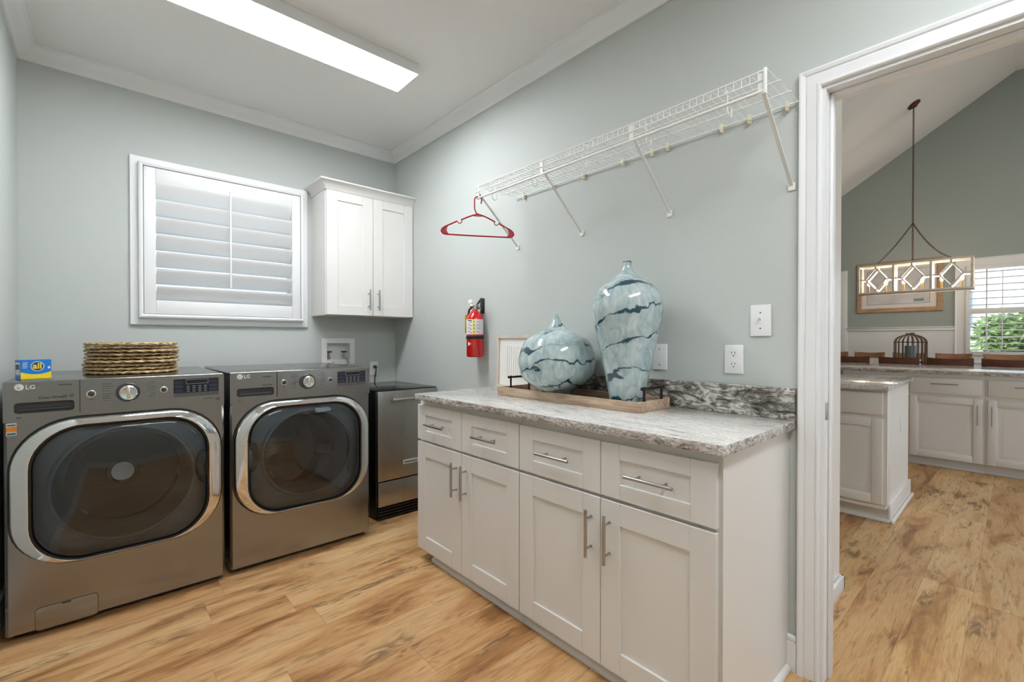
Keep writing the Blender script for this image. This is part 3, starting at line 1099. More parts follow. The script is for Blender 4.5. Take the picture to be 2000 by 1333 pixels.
m_.build('door_handle', M_NICKEL, dr)
m_ = MB().box(1.545, 1.690, iy - 0.002, iy + 0.001, 0.352, 0.381, 0.001)
m_.mi = 1
m_.text('KitchenAid', 0.022, (1.553, iy - 0.0022, 0.360), (1, 0, 0), (0, 0, 1), 0.0005, 0.0003)
m_.build('badge', [M_LABELW, M_INK], dr, smooth=0)
MB().box(ix0 + 0.006, ix1 - 0.006, iy + 0.002, iy + 0.027, 0.092, 0.256, 0.003).build('lower_panel', M_STEEL2, ice)
m_ = MB()
for k in range(4):
    m_.box(ix0 + 0.006, ix1 - 0.006, iy + 0.006, iy + 0.027, 0.010 + k * 0.020, 0.023 + k * 0.020, 0.003)
m_.build('toe_grille', M_BLACK, ice)

# ------------------------------------------------------------------ shaker cabinetry
def shaker_x(xf, y0, y1, z0, z1, st, rl, t=0.020, rec=0.008):
    """door or drawer front facing -X with its face at xf"""
    m = MB()
    xb = xf + t
    m.box(xf, xb, y0, y0 + st, z0, z1, 0.0015, 1)
    m.box(xf, xb, y1 - st, y1, z0, z1, 0.0015, 1)
    m.box(xf, xb, y0 + st, y1 - st, z0, z0 + rl, 0.0015, 1)
    m.box(xf, xb, y0 + st, y1 - st, z1 - rl, z1, 0.0015, 1)
    m.box(xf + rec, xb - 0.003, y0 + st, y1 - st, z0 + rl, z1 - rl)
    return m


def shaker_y(yf, x0, x1, z0, z1, st, rl, t=0.020, rec=0.008):
    m = MB()
    yb = yf + t
    m.box(x0, x0 + st, yf, yb, z0, z1, 0.0015, 1)
    m.box(x1 - st, x1, yf, yb, z0, z1, 0.0015, 1)
    m.box(x0 + st, x1 - st, yf, yb, z0, z0 + rl, 0.0015, 1)
    m.box(x0 + st, x1 - st, yf, yb, z1 - rl, z1, 0.0015, 1)
    m.box(x0 + st, x1 - st, yf + rec, yb - 0.003, z0 + rl, z1 - rl)
    return m


def pull(p0, p1, off, inset, r=0.006):
    """bar pull between p0 and p1, posts going along 'off' to the face"""
    p0, p1, off = Vector(p0), Vector(p1), Vector(off)
    d = (p1 - p0).normalized()
    m = MB().cyl(p0, p1, r, seg=14)
    for q in (p0 + d * inset, p1 - d * inset):
        m.cyl(q, q + off * 0.92, r * 0.62, seg=10)
        m.cyl(q + off * 0.90, q + off, r * 0.85, seg=10)
    return m


XF = 1.307
def base_cabinet(name, label, y0, y1, side):
    ym = (y0 + y1) / 2
    t = thing(name, label, 'cabinet', (1.6, ym, 0), group='base cabinets under the granite counter')
    m = MB()
    # carcass with face frame: sides, floor, back, top rails
    m.box(XF + 0.020, XR - 0.002, y0 + 0.0005, y1 - 0.0005, 0.062, 0.880)
    m.build('cabinet_body', M_FRAMEP, t, smooth=0)
    m = MB().box(XF + 0.040, XR - 0.002, y0 + (0.0 if side != 'left' else 0.0), y1 - (0.10 if side == 'left' else 0), 0, 0.062)
    m.build('toe_kick', M_FRAMEP, t, smooth=0)
    g = 0.0015
    e0 = 0.010 if side == 'right' else 0.0
    e1 = 0.0
    spans = [(y0 + e0 + g, ym - g), (ym + g, y1 - g)]
    for k, (a, b) in enumerate(spans):
        d = shaker_x(XF, a, b, 0.662, 0.851, 0.078, 0.053).build('drawer', M_CAB, t)
        c = (a + b) / 2
        pull((XF - 0.034, c - 0.085, 0.757), (XF - 0.034, c + 0.085, 0.757), (0.034, 0, 0), 0.037).build('handle', M_NICKEL, d)
        d = shaker_x(XF, a, b, 0.060, 0.650, 0.080, 0.078).build('door', M_CAB, t)
        hy = (b - 0.038) if k == 0 else (a + 0.038)
        pull((XF - 0.034, hy, 0.437), (XF - 0.034, hy, 0.604), (0.034, 0, 0), 0.030).build('handle', M_NICKEL, d)
    return t

cabA = base_cabinet('base_cabinet', 'white shaker base cabinet farther back, next to the small stainless fridge', 1.408, 2.233, 'left')
cabB = base_cabinet('base_cabinet', 'white shaker base cabinet nearest the kitchen doorway', 0.567, 1.406, 'right')
MB().box(XF + 0.016, XR - 0.002, 0.5655, 0.5675, 0.0, 0.880).build('side_panel', M_CAB, cabB, smooth=0)
# shoe mouldings
m_ = MB().prism([(XF + 0.040, 0, 0), (XF + 0.026, 0, 0), (XF + 0.026, 0, 0.010), (XF + 0.031, 0, 0.018), (XF + 0.040, 0, 0.022)], (0, 0.727, 0))
bmesh.ops.translate(m_.bm, verts=m_.bm.verts, vec=(0, 1.408, 0))
m_.build('shoe_moulding', M_CAB, cabA)
m_ = MB().prism([(XF + 0.040, 0, 0), (XF + 0.026, 0, 0), (XF + 0.026, 0, 0.010), (XF + 0.031, 0, 0.018), (XF + 0.040, 0, 0.022)], (0, 0.839, 0))
bmesh.ops.translate(m_.bm, verts=m_.bm.verts, vec=(0, 0.567, 0))
m_.prism([(XF + 0.030, 0.5655, 0), (XF + 0.030, 0.553, 0), (XF + 0.030, 0.553, 0.012), (XF + 0.030, 0.558, 0.020), (XF + 0.030, 0.5655, 0.024)], (XR - 0.016 - XF - 0.030, 0, 0))
m_.build('shoe_moulding', M_CAB, cabB)

# countertop and backsplash
m_ = MB().box(1.277, XR - 0.001, 0.5425, 2.212, 0.882, 0.914, 0.003, 2)
for f in m_.bm.faces:
    n_ = f.normal
    f.normal_update()
    if abs(f.normal.z) < 0.7:
        f.material_index = 1
ct = m_.build('countertop', [M_GRAN, M_GRANE], smooth=30)
at_origin(ct, (1.577, 1.377, 0.882))
tag(ct, 'grey and white veined stone countertop under the two blue vases', 'countertop')
m_ = MB().box(1.8575, XR - 0.0005, 0.5435, 2.19, 0.9142, 1.030, 0.002, 1)
bs = m_.build('backsplash', M_GRANB, smooth=30)
at_origin(bs, (1.868, 1.36, 0.914))
tag(bs, 'dark-veined stone upstand along the wall behind the vases', 'backsplash')

# upper cabinet
upc = thing('wall_cabinet', 'white two-door wall cabinet with crown top in the corner', 'cabinet', (1.53, 3.42, 1.384))
ux0, ux1, uy = 1.187, 1.8745, 3.270
MB().box(ux0, ux1, uy + 0.020, YB - 0.001, 1.386, 2.278, 0.001, 1).build('cabinet_body', M_CAB, upc)
MB().box(ux0 + 0.001, ux1 - 0.001, uy + 0.021, YB - 0.002, 1.3835, 1.386).build('underside', M_BEIGEW, upc, smooth=0)
xm = 1.5355
for k, (a, b) in enumerate(((ux0 + 0.004, xm - 0.0015), (xm + 0.0015, ux1 - 0.002))):
    d = shaker_y(uy, a, b, 1.388, 2.276, 0.078, 0.070).build('door', M_CAB, upc)
    hx = xm - 0.0365 if k == 0 else xm + 0.0365
    pull((hx, uy - 0.034, 1.430), (hx, uy - 0.034, 1.582), (0, 0.034, 0), 0.028, 0.0055).build('handle', M_NICKEL, d)
m_ = MB()
cp = [(0.0, 0.0), (0.004, 0.0), (0.012, 0.018), (0.030, 0.040), (0.048, 0.050), (0.053, 0.052), (0.053, 0.062), (0.0, 0.062)]
lo = [[(ux0 - o, YB - 0.001, 2.272 + h) for o, h in cp], [(ux0 - o, uy - o, 2.272 + h) for o, h in cp], [(ux1 + 0.001, uy - o, 2.272 + h) for o, h in cp]]
m_.loft(lo)
m_.box(ux0, ux1 + 0.001, uy, YB - 0.001, 2.279, 2.334)
m_.build('crown', M_CAB, upc, smooth=30)

# ------------------------------------------------------------------ recessed valve box and corner outlet
vb = thing('washer_outlet_box', 'recessed white plastic valve box in the wall above the dryer', 'valve box', (1.39, YB, 1.02))
m_ = MB()
frame_sweep(m_, 'Y', YB, 1.302, 1.480, 1.052, 1.180, [(0, -0.07), (0, 0.005), (0.004, 0.008), (0.036, 0.008), (0.040, 0.004), (0.040, 0.0)], -1)
m_.box(1.299, 1.482, YB + 0.066, YB + 0.070, 1.051, 1.182)
m_.build('box_frame', M_WHITE, vb, smooth=25)
for x, mv, nm in ((1.322, M_REDV, 'hot_valve'), (1.440, M_BLUEV, 'cold_valve')):
    m_ = MB()
    m_.box(x - 0.022, x + 0.022, YB + 0.010, YB + 0.022, 1.108, 1.120, 0.003)
    m_.mi = 1
    m_.cyl((x, YB + 0.016, 1.108), (x, YB + 0.016, 1.062), 0.009, seg=12)
    m_.cyl((x, YB + 0.040, 1.085), (x, YB + 0.005, 1.085), 0.008, seg=12)
    m_.tube([(x + 0.004, YB + 0.012, 1.068), (x + 0.012, YB - 0.006, 1.058), (x + 0.022, YB - 0.022, 1.035), (x + 0.024, YB - 0.030, 0.99)], 0.007, 10)
    m_.build(nm, [mv, M_NICKEL], vb)


def wall_plate_x(name, label, cat, yc, zc, w=0.072, h=0.118):
    t = thing(name, label, cat, (XR, yc, zc - h / 2))
    MB().box(XR - 0.0065, XR - 0.0003, yc - w / 2, yc + w / 2, zc - h / 2, zc + h / 2, 0.0035, 3).build('cover_plate', M_WHITE, t)
    return t

sw = wall_plate_x('light_switch', 'white toggle light switch highest on the wall by the doorway', 'light switch', 0.6635, 1.280, 0.074, 0.120)
m_ = MB().box(XR - 0.0085, XR - 0.006, 0.6635 - 0.006, 0.6635 + 0.006, 1.268, 1.292, 0.001)
m_.prism([(XR - 0.007, 0.6590, 1.282), (XR - 0.021, 0.6595, 1.290), (XR - 0.021, 0.6595, 1.296), (XR - 0.007, 0.6590, 1.292)], (0, 0.009, 0))
m_.build('toggle', M_WHITE, sw)
for z in (1.250, 1.310):
    MB().cyl((XR - 0.0062, 0.6635, z), (XR - 0.0075, 0.6635, z), 0.003, seg=10).build('screw', M_INKGREY, sw)

ol = wall_plate_x('wall_outlet', 'white duplex power outlet between the light switch and the counter', 'outlet', 0.762, 1.129, 0.073, 0.114)
for z in (1.152, 1.108):
    m_ = MB().cyl((XR - 0.006, 0.762, z), (XR - 0.0085, 0.762, z), 0.0165, seg=24)
    r_ = m_.build('receptacle', M_WHITE, ol)
    m_ = MB()
    m_.box(XR - 0.0092, XR - 0.008, 0.7555, 0.7575, z - 0.001, z + 0.008)
    m_.box(XR - 0.0092, XR - 0.008, 0.7675, 0.7695, z - 0.001, z + 0.008)
    m_.cyl((XR - 0.008, 0.762, z - 0.008), (XR - 0.0092, 0.762, z - 0.008), 0.0025, seg=10)
    m_.build('slots', M_INK, r_, smooth=0)

bp_ = wall_plate_x('blank_plate', 'white blank wall plate partly behind the tall vase', 'wall plate', 1.086, 1.130, 0.072, 0.116)
for z in (1.095, 1.165):
    MB().cyl((XR - 0.0062, 1.086, z), (XR - 0.0075, 1.086, z), 0.0028, seg=10).build('screw', M_INKGREY, bp_)

co = thing('wall_outlet', 'white power outlet with a plugged cord in the corner beside the dryer', 'outlet', (1.683, YB, 0.915))
MB().box(1.647, 1.719, YB - 0.0065, YB - 0.0003, 0.915, 1.029, 0.003).build('cover_plate', M_WHITE, co)
pl = thing('power_cord', 'dark plug and cord hanging from the corner outlet', 'cord', (1.688, YB - 0.007, 0.90))
m_ = MB()
m_.lathe([(0.015, 0), (0.015, 0.018), (0.009, 0.030), (0.004, 0.032)], (1.688, YB - 0.0072, 0.985), (0, -1, 0), 18)
m_.tube([(1.688, YB - 0.030, 0.985), (1.687, YB - 0.036, 0.965), (1.685, YB - 0.034, 0.935), (1.682, YB - 0.022, 0.90), (1.680, YB - 0.020, 0.80), (1.68, YB - 0.02, 0.30)], 0.0055, 10)
m_.build('plug', M_DKGREY, pl)

# ------------------------------------------------------------------ things on the counter
# framed panel leaning on the wall
fp = thing('leaning_picture', 'pale framed white board panel leaning on the wall behind the round vase', 'picture', (1.84, 1.97, 0.9145))
m_ = MB()
ya, yb2, hh = 1.765, 2.176, 0.322
def lean(y, z, p=0.0):
    return (1.8425 + z * 0.028 - p, y, 0.9150 + z)
def leanbox(m, y0, y1, z0, z1, p0, p1):
    m.loft([[lean(y0, z0, p0), lean(y1, z0, p0), lean(y1, z1, p0), lean(y0, z1, p0)],
            [lean(y0, z0, p1), lean(y1, z0, p1), lean(y1, z1, p1), lean(y0, z1, p1)]])
fw = 0.019
for q in ((ya, yb2, 0, fw), (ya, yb2, hh - fw, hh), (ya, ya + fw, fw, hh - fw), (yb2 - fw, yb2, fw, hh - fw)):
    leanbox(m_, q[0], q[1], q[2], q[3], 0.0, 0.018)
m_.build('frame', M_BEIGEW, fp)
m_ = MB()
leanbox(m_, ya + fw, yb2 - fw, fw, hh - fw, 0.0, 0.007)
n_b = 14
for k in range(n_b):
    a = ya + 0.075 + (yb2 - ya - 0.15) * k / n_b
    leanbox(m_, a, a + 0.014, fw + 0.05, hh - fw - 0.05, 0.007, 0.010)
m_.build('board_panel', M_SHIP, fp)

tray = thing('wooden_tray', 'whitewashed wooden tray with iron handles holding the two vases', 'tray', (1.715, 1.43, 0.9145))
tx0, tx1, ty0, ty1 = 1.578, 1.822, 1.008, 1.872
m_ = MB()
m_.box(tx0, tx0 + 0.016, ty0, ty1, 0.9145, 0.957, 0.002)
m_.box(tx1 - 0.016, tx1, ty0, ty1, 0.9145, 0.957, 0.002)
m_.box(tx0 + 0.016, tx1 - 0.016, ty0, ty0 + 0.016, 0.9145, 0.957, 0.002)
m_.box(tx0 + 0.016, tx1 - 0.016, ty1 - 0.016, ty1, 0.9145, 0.957, 0.002)
m_.build('rim', M_TRAYW, tray)
MB().box(tx0 + 0.014, tx1 - 0.014, ty0 + 0.014, ty1 - 0.014, 0.9147, 0.9245).build('tray_floor', M_TRAYB, tray, smooth=0)
for y in (ty0 + 0.008, ty1 - 0.050):
    m_ = MB()
    hxa, hxb = tx0 + 0.055, tx1 - 0.055
    yy = y
    zb = 0.957 if y < 1.2 else 0.9245
    for x in (hxa, hxb):
        m_.tube([(x, yy, zb), (x, yy, zb + 0.012), (x, yy, 1.006)], [0.0075, 0.005, 0.0055], 10)
        m_.sphere((x, yy, 1.008), 0.0085, sub=2)
    m_.tube([(hxa - 0.012, yy, 1.008), (hxb + 0.012, yy, 1.008)], 0.0055, 10)
    for x in (hxa - 0.014, hxb + 0.014):
        m_.sphere((x, yy, 1.008), 0.0075, sub=2)
    m_.build('handle', M_IRON, tray)


def vase(name, label, cx, cy, prof, matl, bend=(0, 0)):
    m = MB()
    seg = 64
    lo = []
    zt = prof[-1][1]
    # smooth the profile by Catmull-Rom
    P_ = prof
    fine = []
    for i in range(len(P_) - 1):
        p0 = P_[max(i - 1, 0)]; p1 = P_[i]; p2 = P_[i + 1]; p3 = P_[min(i + 2, len(P_) - 1)]
        for s in range(5):
            t = s / 5
            fine.append(tuple(0.5 * ((2 * p1[k]) + (-p0[k] + p2[k]) * t + (2 * p0[k] - 5 * p1[k] + 4 * p2[k] - p3[k]) * t * t + (-p0[k] + 3 * p1[k] - 3 * p2[k] + p3[k]) * t ** 3) for k in (0, 1)))
    fine.append(P_[-1])
    fine += [(P_[-1][0] * 0.65, zt - 0.002), (P_[-1][0] * 0.6, zt - 0.03)]
    z_n = zt - 0.085
    for r, z in fine:
        f = max(0.0, (z - z_n) / 0.085)
        ox, oy = bend[0] * f * f, bend[1] * f * f
        loop = []
        for i in range(seg):
            a = 2 * pi * i / seg
            rr = r * (1 + 0.006 * cos(9 * a) * (1 - f))
            loop.append((cx + ox + rr * cos(a), cy + oy + rr * sin(a), z))
        lo.append(loop)
    m.loft(lo, True, True)
    o = m.build(name, matl, smooth=50)
    at_origin(o, (cx, cy, prof[0][1]))
    return tag(o, label, 'vase')

vase('round_vase', 'round squat blue-grey glazed vase with dark teal streaks, left of the pair', 1.668, 1.522,
     [(0.060, 0.9250), (0.068, 0.940), (0.080, 0.958), (0.128, 0.986), (0.172, 1.026), (0.187, 1.071), (0.190, 1.115), (0.172, 1.178), (0.141, 1.217), (0.085, 1.247),
      (0.052, 1.262), (0.034, 1.280), (0.021, 1.302), (0.0125, 1.332)], M_VASE1, (0.0, 0.012))
vase('tall_vase', 'tall blue-grey glazed vase with narrow neck and dark teal streaks', 1.690, 1.135,
     [(0.070, 0.9250), (0.074, 0.94), (0.078, 0.973), (0.088, 1.027), (0.099, 1.080), (0.112, 1.135), (0.123, 1.190), (0.134, 1.243), (0.146, 1.297), (0.151, 1.351), (0.136, 1.406),
      (0.098, 1.449), (0.060, 1.473), (0.033, 1.497), (0.021, 1.518), (0.0175, 1.545)], M_VASE2)

# ------------------------------------------------------------------ detergent box and woven placemats on the washer
bx = thing('detergent_box', 'small blue and yellow laundry detergent box on the washer', 'box', (-0.246, 2.79, 1.0408), radians(22))
m_ = MB()
b0, b1, bzb, bzt, byf, byb = 0.0, 0.096, 0.0, 0.081, 0.0, 0.054
m_.box(b0, b1, byf, byb, bzb, bzt, 0.0008, 1)
m_.mi = 1    # yellow band with a sagging top edge
pts = [(b0 + 0.0003, byf - 0.0004, bzb + 0.0005), (b1 - 0.0003, byf - 0.0004, bzb + 0.0005)]
for i in range(9):
    u = 1 - i / 8
    pts.append((b0 + 0.0003 + (b1 - b0 - 0.0006) * u, byf - 0.0004, bzb + 0.019 + 0.011 * (2 * u - 1.0) ** 2))
m_.prism(pts, (0, 0.0003, 0))
m_.mi = 2    # dark oval behind the wordmark
lp = [(b0 + 0.052 + 0.019 * cos(2 * pi * i / 28), byf - 0.0006, bzb + 0.053 + 0.0185 * sin(2 * pi * i / 28)) for i in range(28)]
m_.prism(lp, (0, 0.0002, 0))
m_.mi = 3
lp = [(b0 + 0.052 + 0.0215 * cos(2 * pi * i / 28), byf - 0.0004, bzb + 0.053 + 0.021 * sin(2 * pi * i / 28)) for i in range(28)]
m_.prism(lp, (0, 0.0002, 0))
m_.box(b0 + 0.0845, b0 + 0.0925, byf - 0.0006, byf, bzb + 0.042, bzb + 0.051)
for k in range(4):
    m_.box(b0 + 0.006, b0 + 0.022 - 0.002 * (k % 2), byf - 0.0003, byf, bzb + 0.068 - k * 0.007, bzb + 0.070 - k * 0.007)
m_.box(b0 - 0.0006, b0, byf + 0.006, byb - 0.006, bzb + 0.018, bzb + 0.070)
m_.mi = 4
m_.box(b0 - 0.0009, b0 - 0.0003, byf + 0.009, byb - 0.009, bzb + 0.040, bzb + 0.062)
m_.mi = 1
m_.text('all', 0.034, (b0 + 0.0365, byf - 0.0010, bzb + 0.0435), (1, 0, 0), (0, 0, 1), 0.0003, 0.0009)
m_.build('carton', [M_BLUE, M_BOXY, M_BLUED, M_LABELW, M_INKGREY], bx, smooth=0, local=True)


def placemat_mesh(R, seed):
    rng = random.Random(seed)
    m = MB()
    NA = 320
    rings = 9
    # braid: outer rope ring with two strand bumps, flat spiral centre
    prof = []
    th_ = 0.0086
    lo = []
    ph = rng.random() * 6
    for i in range(NA + 1):
        a = 2 * pi * i / NA
        wob = 0.0035 * sin(3 * a + ph) + 0.002 * sin(7 * a + ph * 2)
        tw = 26 * a
        loop = []
        for k in range(12):
            b = 2 * pi * k / 12
            bump = 1 + 0.26 * sin(2 * b + tw) + 0.12 * sin(3 * b - tw * 1.5)
            rr = R + wob - 0.009 + 0.0105 * bump * cos(b)
            zz = th_ + 0.0060 * bump * sin(b) + 0.0006 * sin(5 * a + ph)
            loop.append((rr * cos(a), rr * sin(a), zz))
        lo.append(loop)
    lo[-1] = lo[0]
    m.loft(lo, False, False)
    # body of the mat, ridged rings
    pr = []
    for j in range(rings * 4 + 1):
        r = (R - 0.012) * (1 - j / (rings * 4)) + 0.001
        pr.append((r, th_ + 0.0045 + 0.0022 * cos(j * pi / 2)))
    bot = [(r, th_ - 0.0045) for r, h in reversed(pr)]
    m.lathe(pr + bot, (0, 0, 0), seg=60, cap0=False, cap1=False)
    return m

zz = 1.0415
NM = 9
lab_pos = ['lowest woven straw placemat, lying on the washer top', 'second woven placemat from the bottom of the stack', 'third woven placemat from the bottom of the stack',
           'fourth woven placemat from the bottom of the stack', 'middle woven placemat of the stack on the washer', 'fourth woven placemat from the top of the stack',
           'third woven placemat from the top of the stack', 'second woven placemat from the top of the stack', 'topmost woven straw placemat of the stack']
protos = []
for k in range(NM):
    if k < 3:
        o = placemat_mesh(0.187 - 0.002 * k, k).build('placemat', M_STRAW, smooth=60)
        protos.append(o)
    else:
        o = protos[k % 3].copy()
        COL.objects.link(o)
    o.location = (0.132 + random.uniform(-0.009, 0.009), 3.045 + random.uniform(-0.008, 0.008), zz)
    o.rotation_euler = (0, 0, random.random() * 6.28)
    tag(o, lab_pos[k], 'placemat', 'woven placemats stacked on the washer')
    zz += 0.0172

# ------------------------------------------------------------------ wire shelf
sh = thing('wire_shelf', 'long white wire shelf with hanging rod braced on the right wall', 'shelf', (1.72, 1.3, 2.05))
SX0, SX1, SY0, SY1, SZ = 1.570, 1.864, 0.537, 2.046, 2.062
m_ = MB()
ny = int(round((SY1 - SY0) / 0.0254))
for i in range(ny + 1):
    y = SY0 + 0.004 + i * 0.0254
    if y > SY1: break
    m_.tube([(SX1, y, SZ + 0.003), (SX0 + 0.004, y, SZ + 0.003), (SX0, y, SZ - 0.001), (SX0 - 0.0005, y, SZ - 0.028)], 0.0012, 5)
for x, z, r in ((SX1, SZ - 0.001, 0.0032), (1.667, SZ - 0.0015, 0.0028), (1.765, SZ - 0.0015, 0.0028), (SX0 + 0.0015, SZ, 0.0028), (SX0 + 0.0015, SZ - 0.028, 0.0028)):
    m_.tube([(x, SY0 - (0.006 if x != SX0 + .0015 else -0.01), z), (x, SY1, z)], r, 8)
m_.build('wire_grid', M_WIRE, sh)
m_ = MB().tube([(1.574, SY0 + 0.01, 1.999), (1.574, SY1 - 0.006, 1.999)], 0.0055, 12)
m_.build('hanging_rod', M_WIRE, sh)
for i, y in enumerate((2.028, 1.536, 1.040, 0.560)):
    m_ = MB()
    m_.bar((1.572, y, 2.030), (XR - 0.006, y, 1.768), 0.013, 0.0035, side=(0, 1, 0))
    m_.bar((1.574, y, 2.067), (1.574, y, 1.990), 0.016, 0.0035, side=(0, 1, 0))
    m_.box(XR - 0.006, XR - 0.0005, y - 0.012, y + 0.012, 1.750, 1.778, 0.002)
    m_.build('brace', M_WIRE, sh)
MB().box(SX0 - 0.004, SX0 + 0.006, SY0 + 0.004, SY0 + 0.013, 1.988, 2.070, 0.002).build('end_cap', M_WIRE, sh)
for y in (1.944, 1.632, 1.310, 0.990, 0.676):
    m_ = MB()
    pts = [(1.600, y, 2.060), (1.603, y, 2.020)]
    for k in range(9):
        a = pi + pi * k / 8
        pts.append((1.6205 + 0.0175 * cos(a), y, 1.994 + 0.0175 * sin(a)))
    pts += [(1.636, y, 2.012)]
    m_.tube(pts, 0.0022, 7)
    m_.build('rod_hook', M_WIRE, sh)
for y in (1.966, 1.736, 1.519, 1.278, 1.122, 1.044, 0.809, 0.703, 0.572):
    m_ = MB().box(1.858, XR - 0.0005, y - 0.005, y + 0.005, 2.040, 2.074, 0.002)
    m_.box(1.856, 1.872, y - 0.007, y + 0.007, 2.050, 2.060, 0.002)
    m_.build('wall_clip', M_CREAM, sh)

# ------------------------------------------------------------------ red coat hanger on the rod end
hg = thing('coat_hanger', 'red plastic coat hanger hooked on the end of the shelf rod', 'hanger', (1.574, 2.030, 2.0045))
hg.rotation_euler = (0, 0, radians(-29))
m_ = MB()
# local frame: x along the hanger, z up, origin at the rod
hook = []
for k in range(13):
    a = radians(-20 + 200 * k / 12)
    hook.append((0.0 + 0.020 * cos(a) + 0.0, 0, -0.016 + 0.0185 * sin(a)))
hook = [(0.0165, 0, -0.036)] + hook + [(-0.0205, 0, -0.045), (-0.0205, 0, -0.068), (-0.012, 0, -0.088), (0.0, 0, -0.098)]
m_.tube(hook, 0.0036, 8)
# shoulders with strap notches, and lower bar
def arm(s):
    top_ = [(0.000, -0.096), (0.028, -0.103), (0.060, -0.116), (0.094, -0.132)]
    ntch = [(0.095, -0.134), (0.090, -0.141), (0.096, -0.150), (0.108, -0.152), (0.113, -0.146)]
    end = [(0.118, -0.141), (0.150, -0.157), (0.184, -0.174), (0.200, -0.186), (0.205, -0.200), (0.196, -0.212), (0.180, -0.216)]
    return [(s * x, 0, z) for x, z in top_ + ntch + end]
for s in (-1, 1):
    a = arm(s)
    m_.tube(a, [0.0042] * 4 + [0.0028] * 5 + [0.0040] * 7, 8)
m_.tube([(-0.182, 0, -0.216), (0, 0, -0.2175), (0.182, 0, -0.216)], 0.0042, 8)
# filled gussets
def plate(poly):
    m_.prism([(x, -0.0018, z) for x, z in poly], (0, 0.0036, 0))
plate([(-0.034, -0.107), (-0.012, -0.0985), (0, -0.092), (0.012, -0.0985), (0.034, -0.107), (0.020, -0.1085), (0, -0.1095), (-0.020, -0.1085)])
for s in (-1, 1):
    plate([(s * 0.160, -0.163), (s * 0.184, -0.175), (s * 0.201, -0.188), (s * 0.204, -0.201), (s * 0.195, -0.212), (s * 0.178, -0.216), (s * 0.160, -0.216), (s * 0.170, -0.206), (s * 0.175, -0.194), (s * 0.172, -0.178)])
m_.build('hanger_body', M_RED, hg, local=True)

# ------------------------------------------------------------------ fire extinguisher
fx, fy = 1.812, 2.372
fe = thing('fire_extinguisher', 'red fire extinguisher hung on the wall left of the vases', 'fire extinguisher', (fx, fy, 1.095))
R_ = 0.055
m_ = MB().lathe([(0.048, 1.096), (R_, 1.102), (R_, 1.335), (0.052, 1.352), (0.040, 1.376), (0.024, 1.390), (0.017, 1.396), (0.017, 1.405)], (fx, fy, 0), seg=40)
m_.build('cylinder', M_REDPAINT, fe, smooth=50)
m_ = MB().lathe([(R_ + 0.0004, 1.242), (R_ + 0.0006, 1.243), (R_ + 0.0006, 1.338), (R_ + 0.0004, 1.339)], (fx, fy, 0), seg=48, cap0=False, cap1=False)
for f in m_.bm.faces:
    c = f.calc_center_median()
    ang = math.degrees(math.atan2(c.y - fy, c.x - fx))
    ang = (ang + 360) % 360
    if 217 < ang < 236:
        f.material_index = 1
    if c.z > 1.35:
        f.material_index = 2
lab = m_.build('instruction_label', [M_LABELW, M_LABELY, M_INK], fe, smooth=60)
m_ = MB()
for zi in range(4):
    for ai, dz in ((191, 0.004), (205, -0.004), (227, 0.0), (248, 0.001), (262, -0.001)):
        a = radians(ai)
        c = Vector((fx + (R_ + 0.001) * cos(a), fy + (R_ + 0.001) * sin(a), 1.258 + zi * 0.022 + dz))
        tdir = Vector((-sin(a), cos(a), 0))
        m_.bar(c - tdir * 0.004, c + tdir * 0.004, 0.006 if ai < 230 else 0.0025, 0.0008)
for k in range(5):
    a0, a1 = radians(183 + k * 6), radians(189 + k * 6)
    m_.bar((fx + (R_ + 0.001) * cos(a0), fy + (R_ + 0.001) * sin(a0), 1.331), (fx + (R_ + 0.001) * cos(a1), fy + (R_ + 0.001) * sin(a1), 1.331), 0.007, 0.0008)
m_.build('label_print', M_INKGREY, lab)
MB().lathe([(R_ + 0.0004, 1.212), (R_ + 0.0028, 1.214), (R_ + 0.0028, 1.230), (R_ + 0.0004, 1.232)], (fx, fy, 0), seg=40, cap0=False, cap1=False).build('strap', M_BLACK, fe, smooth=50)
m_ = MB()
for sgn in (0,):
    pts = []
    for ai, z in ((182, 1.195), (182, 1.168), (205, 1.182)):
        a = radians(ai)
        pts.append((fx + (R_ + 0.0012) * cos(a), fy + (R_ + 0.0012) * sin(a), z))
    q = [(fx + (R_ - 0.001) * cos(radians(ai)), fy + (R_ - 0.001) * sin(radians(ai)), z) for ai, z in ((182, 1.195), (182, 1.168), (205, 1.182))]
    m_.loft([q, pts])
m_.build('arrow_mark', M_LABELW, fe)
m_ = MB()
m_.lathe([(0.014, 1.400), (0.014, 1.432), (0.010, 1.438)], (fx, fy, 0), seg=20)
m_.box(fx - 0.016, fx + 0.026, fy - 0.009, fy + 0.009, 1.418, 1.436, 0.003)
m_.cyl((fx - 0.012, fy, 1.427), (fx - 0.022, fy + 0.016, 1.427), 0.010, seg=14)
m_.build('valve', M_NICKEL, fe)
m_ = MB()
m_.bar((fx + 0.010, fy - 0.012, 1.438), (fx - 0.014, fy - 0.088, 1.472), 0.016, 0.004, side=(1, 0, 0))
m_.bar((fx + 0.010, fy - 0.012, 1.424), (fx - 0.014, fy - 0.084, 1.402), 0.016, 0.004, side=(1, 0, 0))
m_.build('lever', M_NICKEL, fe)
m_ = MB().lathe([(0.0165, 0), (0.0175, 0.004), (0.0175, 0.010), (0.013, 0.012)], (fx - 0.010, fy + 0.028, 1.452), (-0.75, -0.6, 0), 24)
m_.build('pressure_gauge', M_LABELW, fe)
m_ = MB().tube([(fx - 0.008, fy + 0.018, 1.42), (fx - 0.012, fy + 0.045, 1.405), (fx - 0.010, fy + 0.058, 1.37), (fx - 0.010, fy + 0.058, 1.20)], 0.0065, 10)
m_.build('hose', M_BLACK, fe)
m_ = MB().box(fx - 0.030, fx - 0.002, fy + 0.066, fy + 0.070, 1.252, 1.372, 0.001)
m_.build('inspection_tag', M_YELLOW, fe)
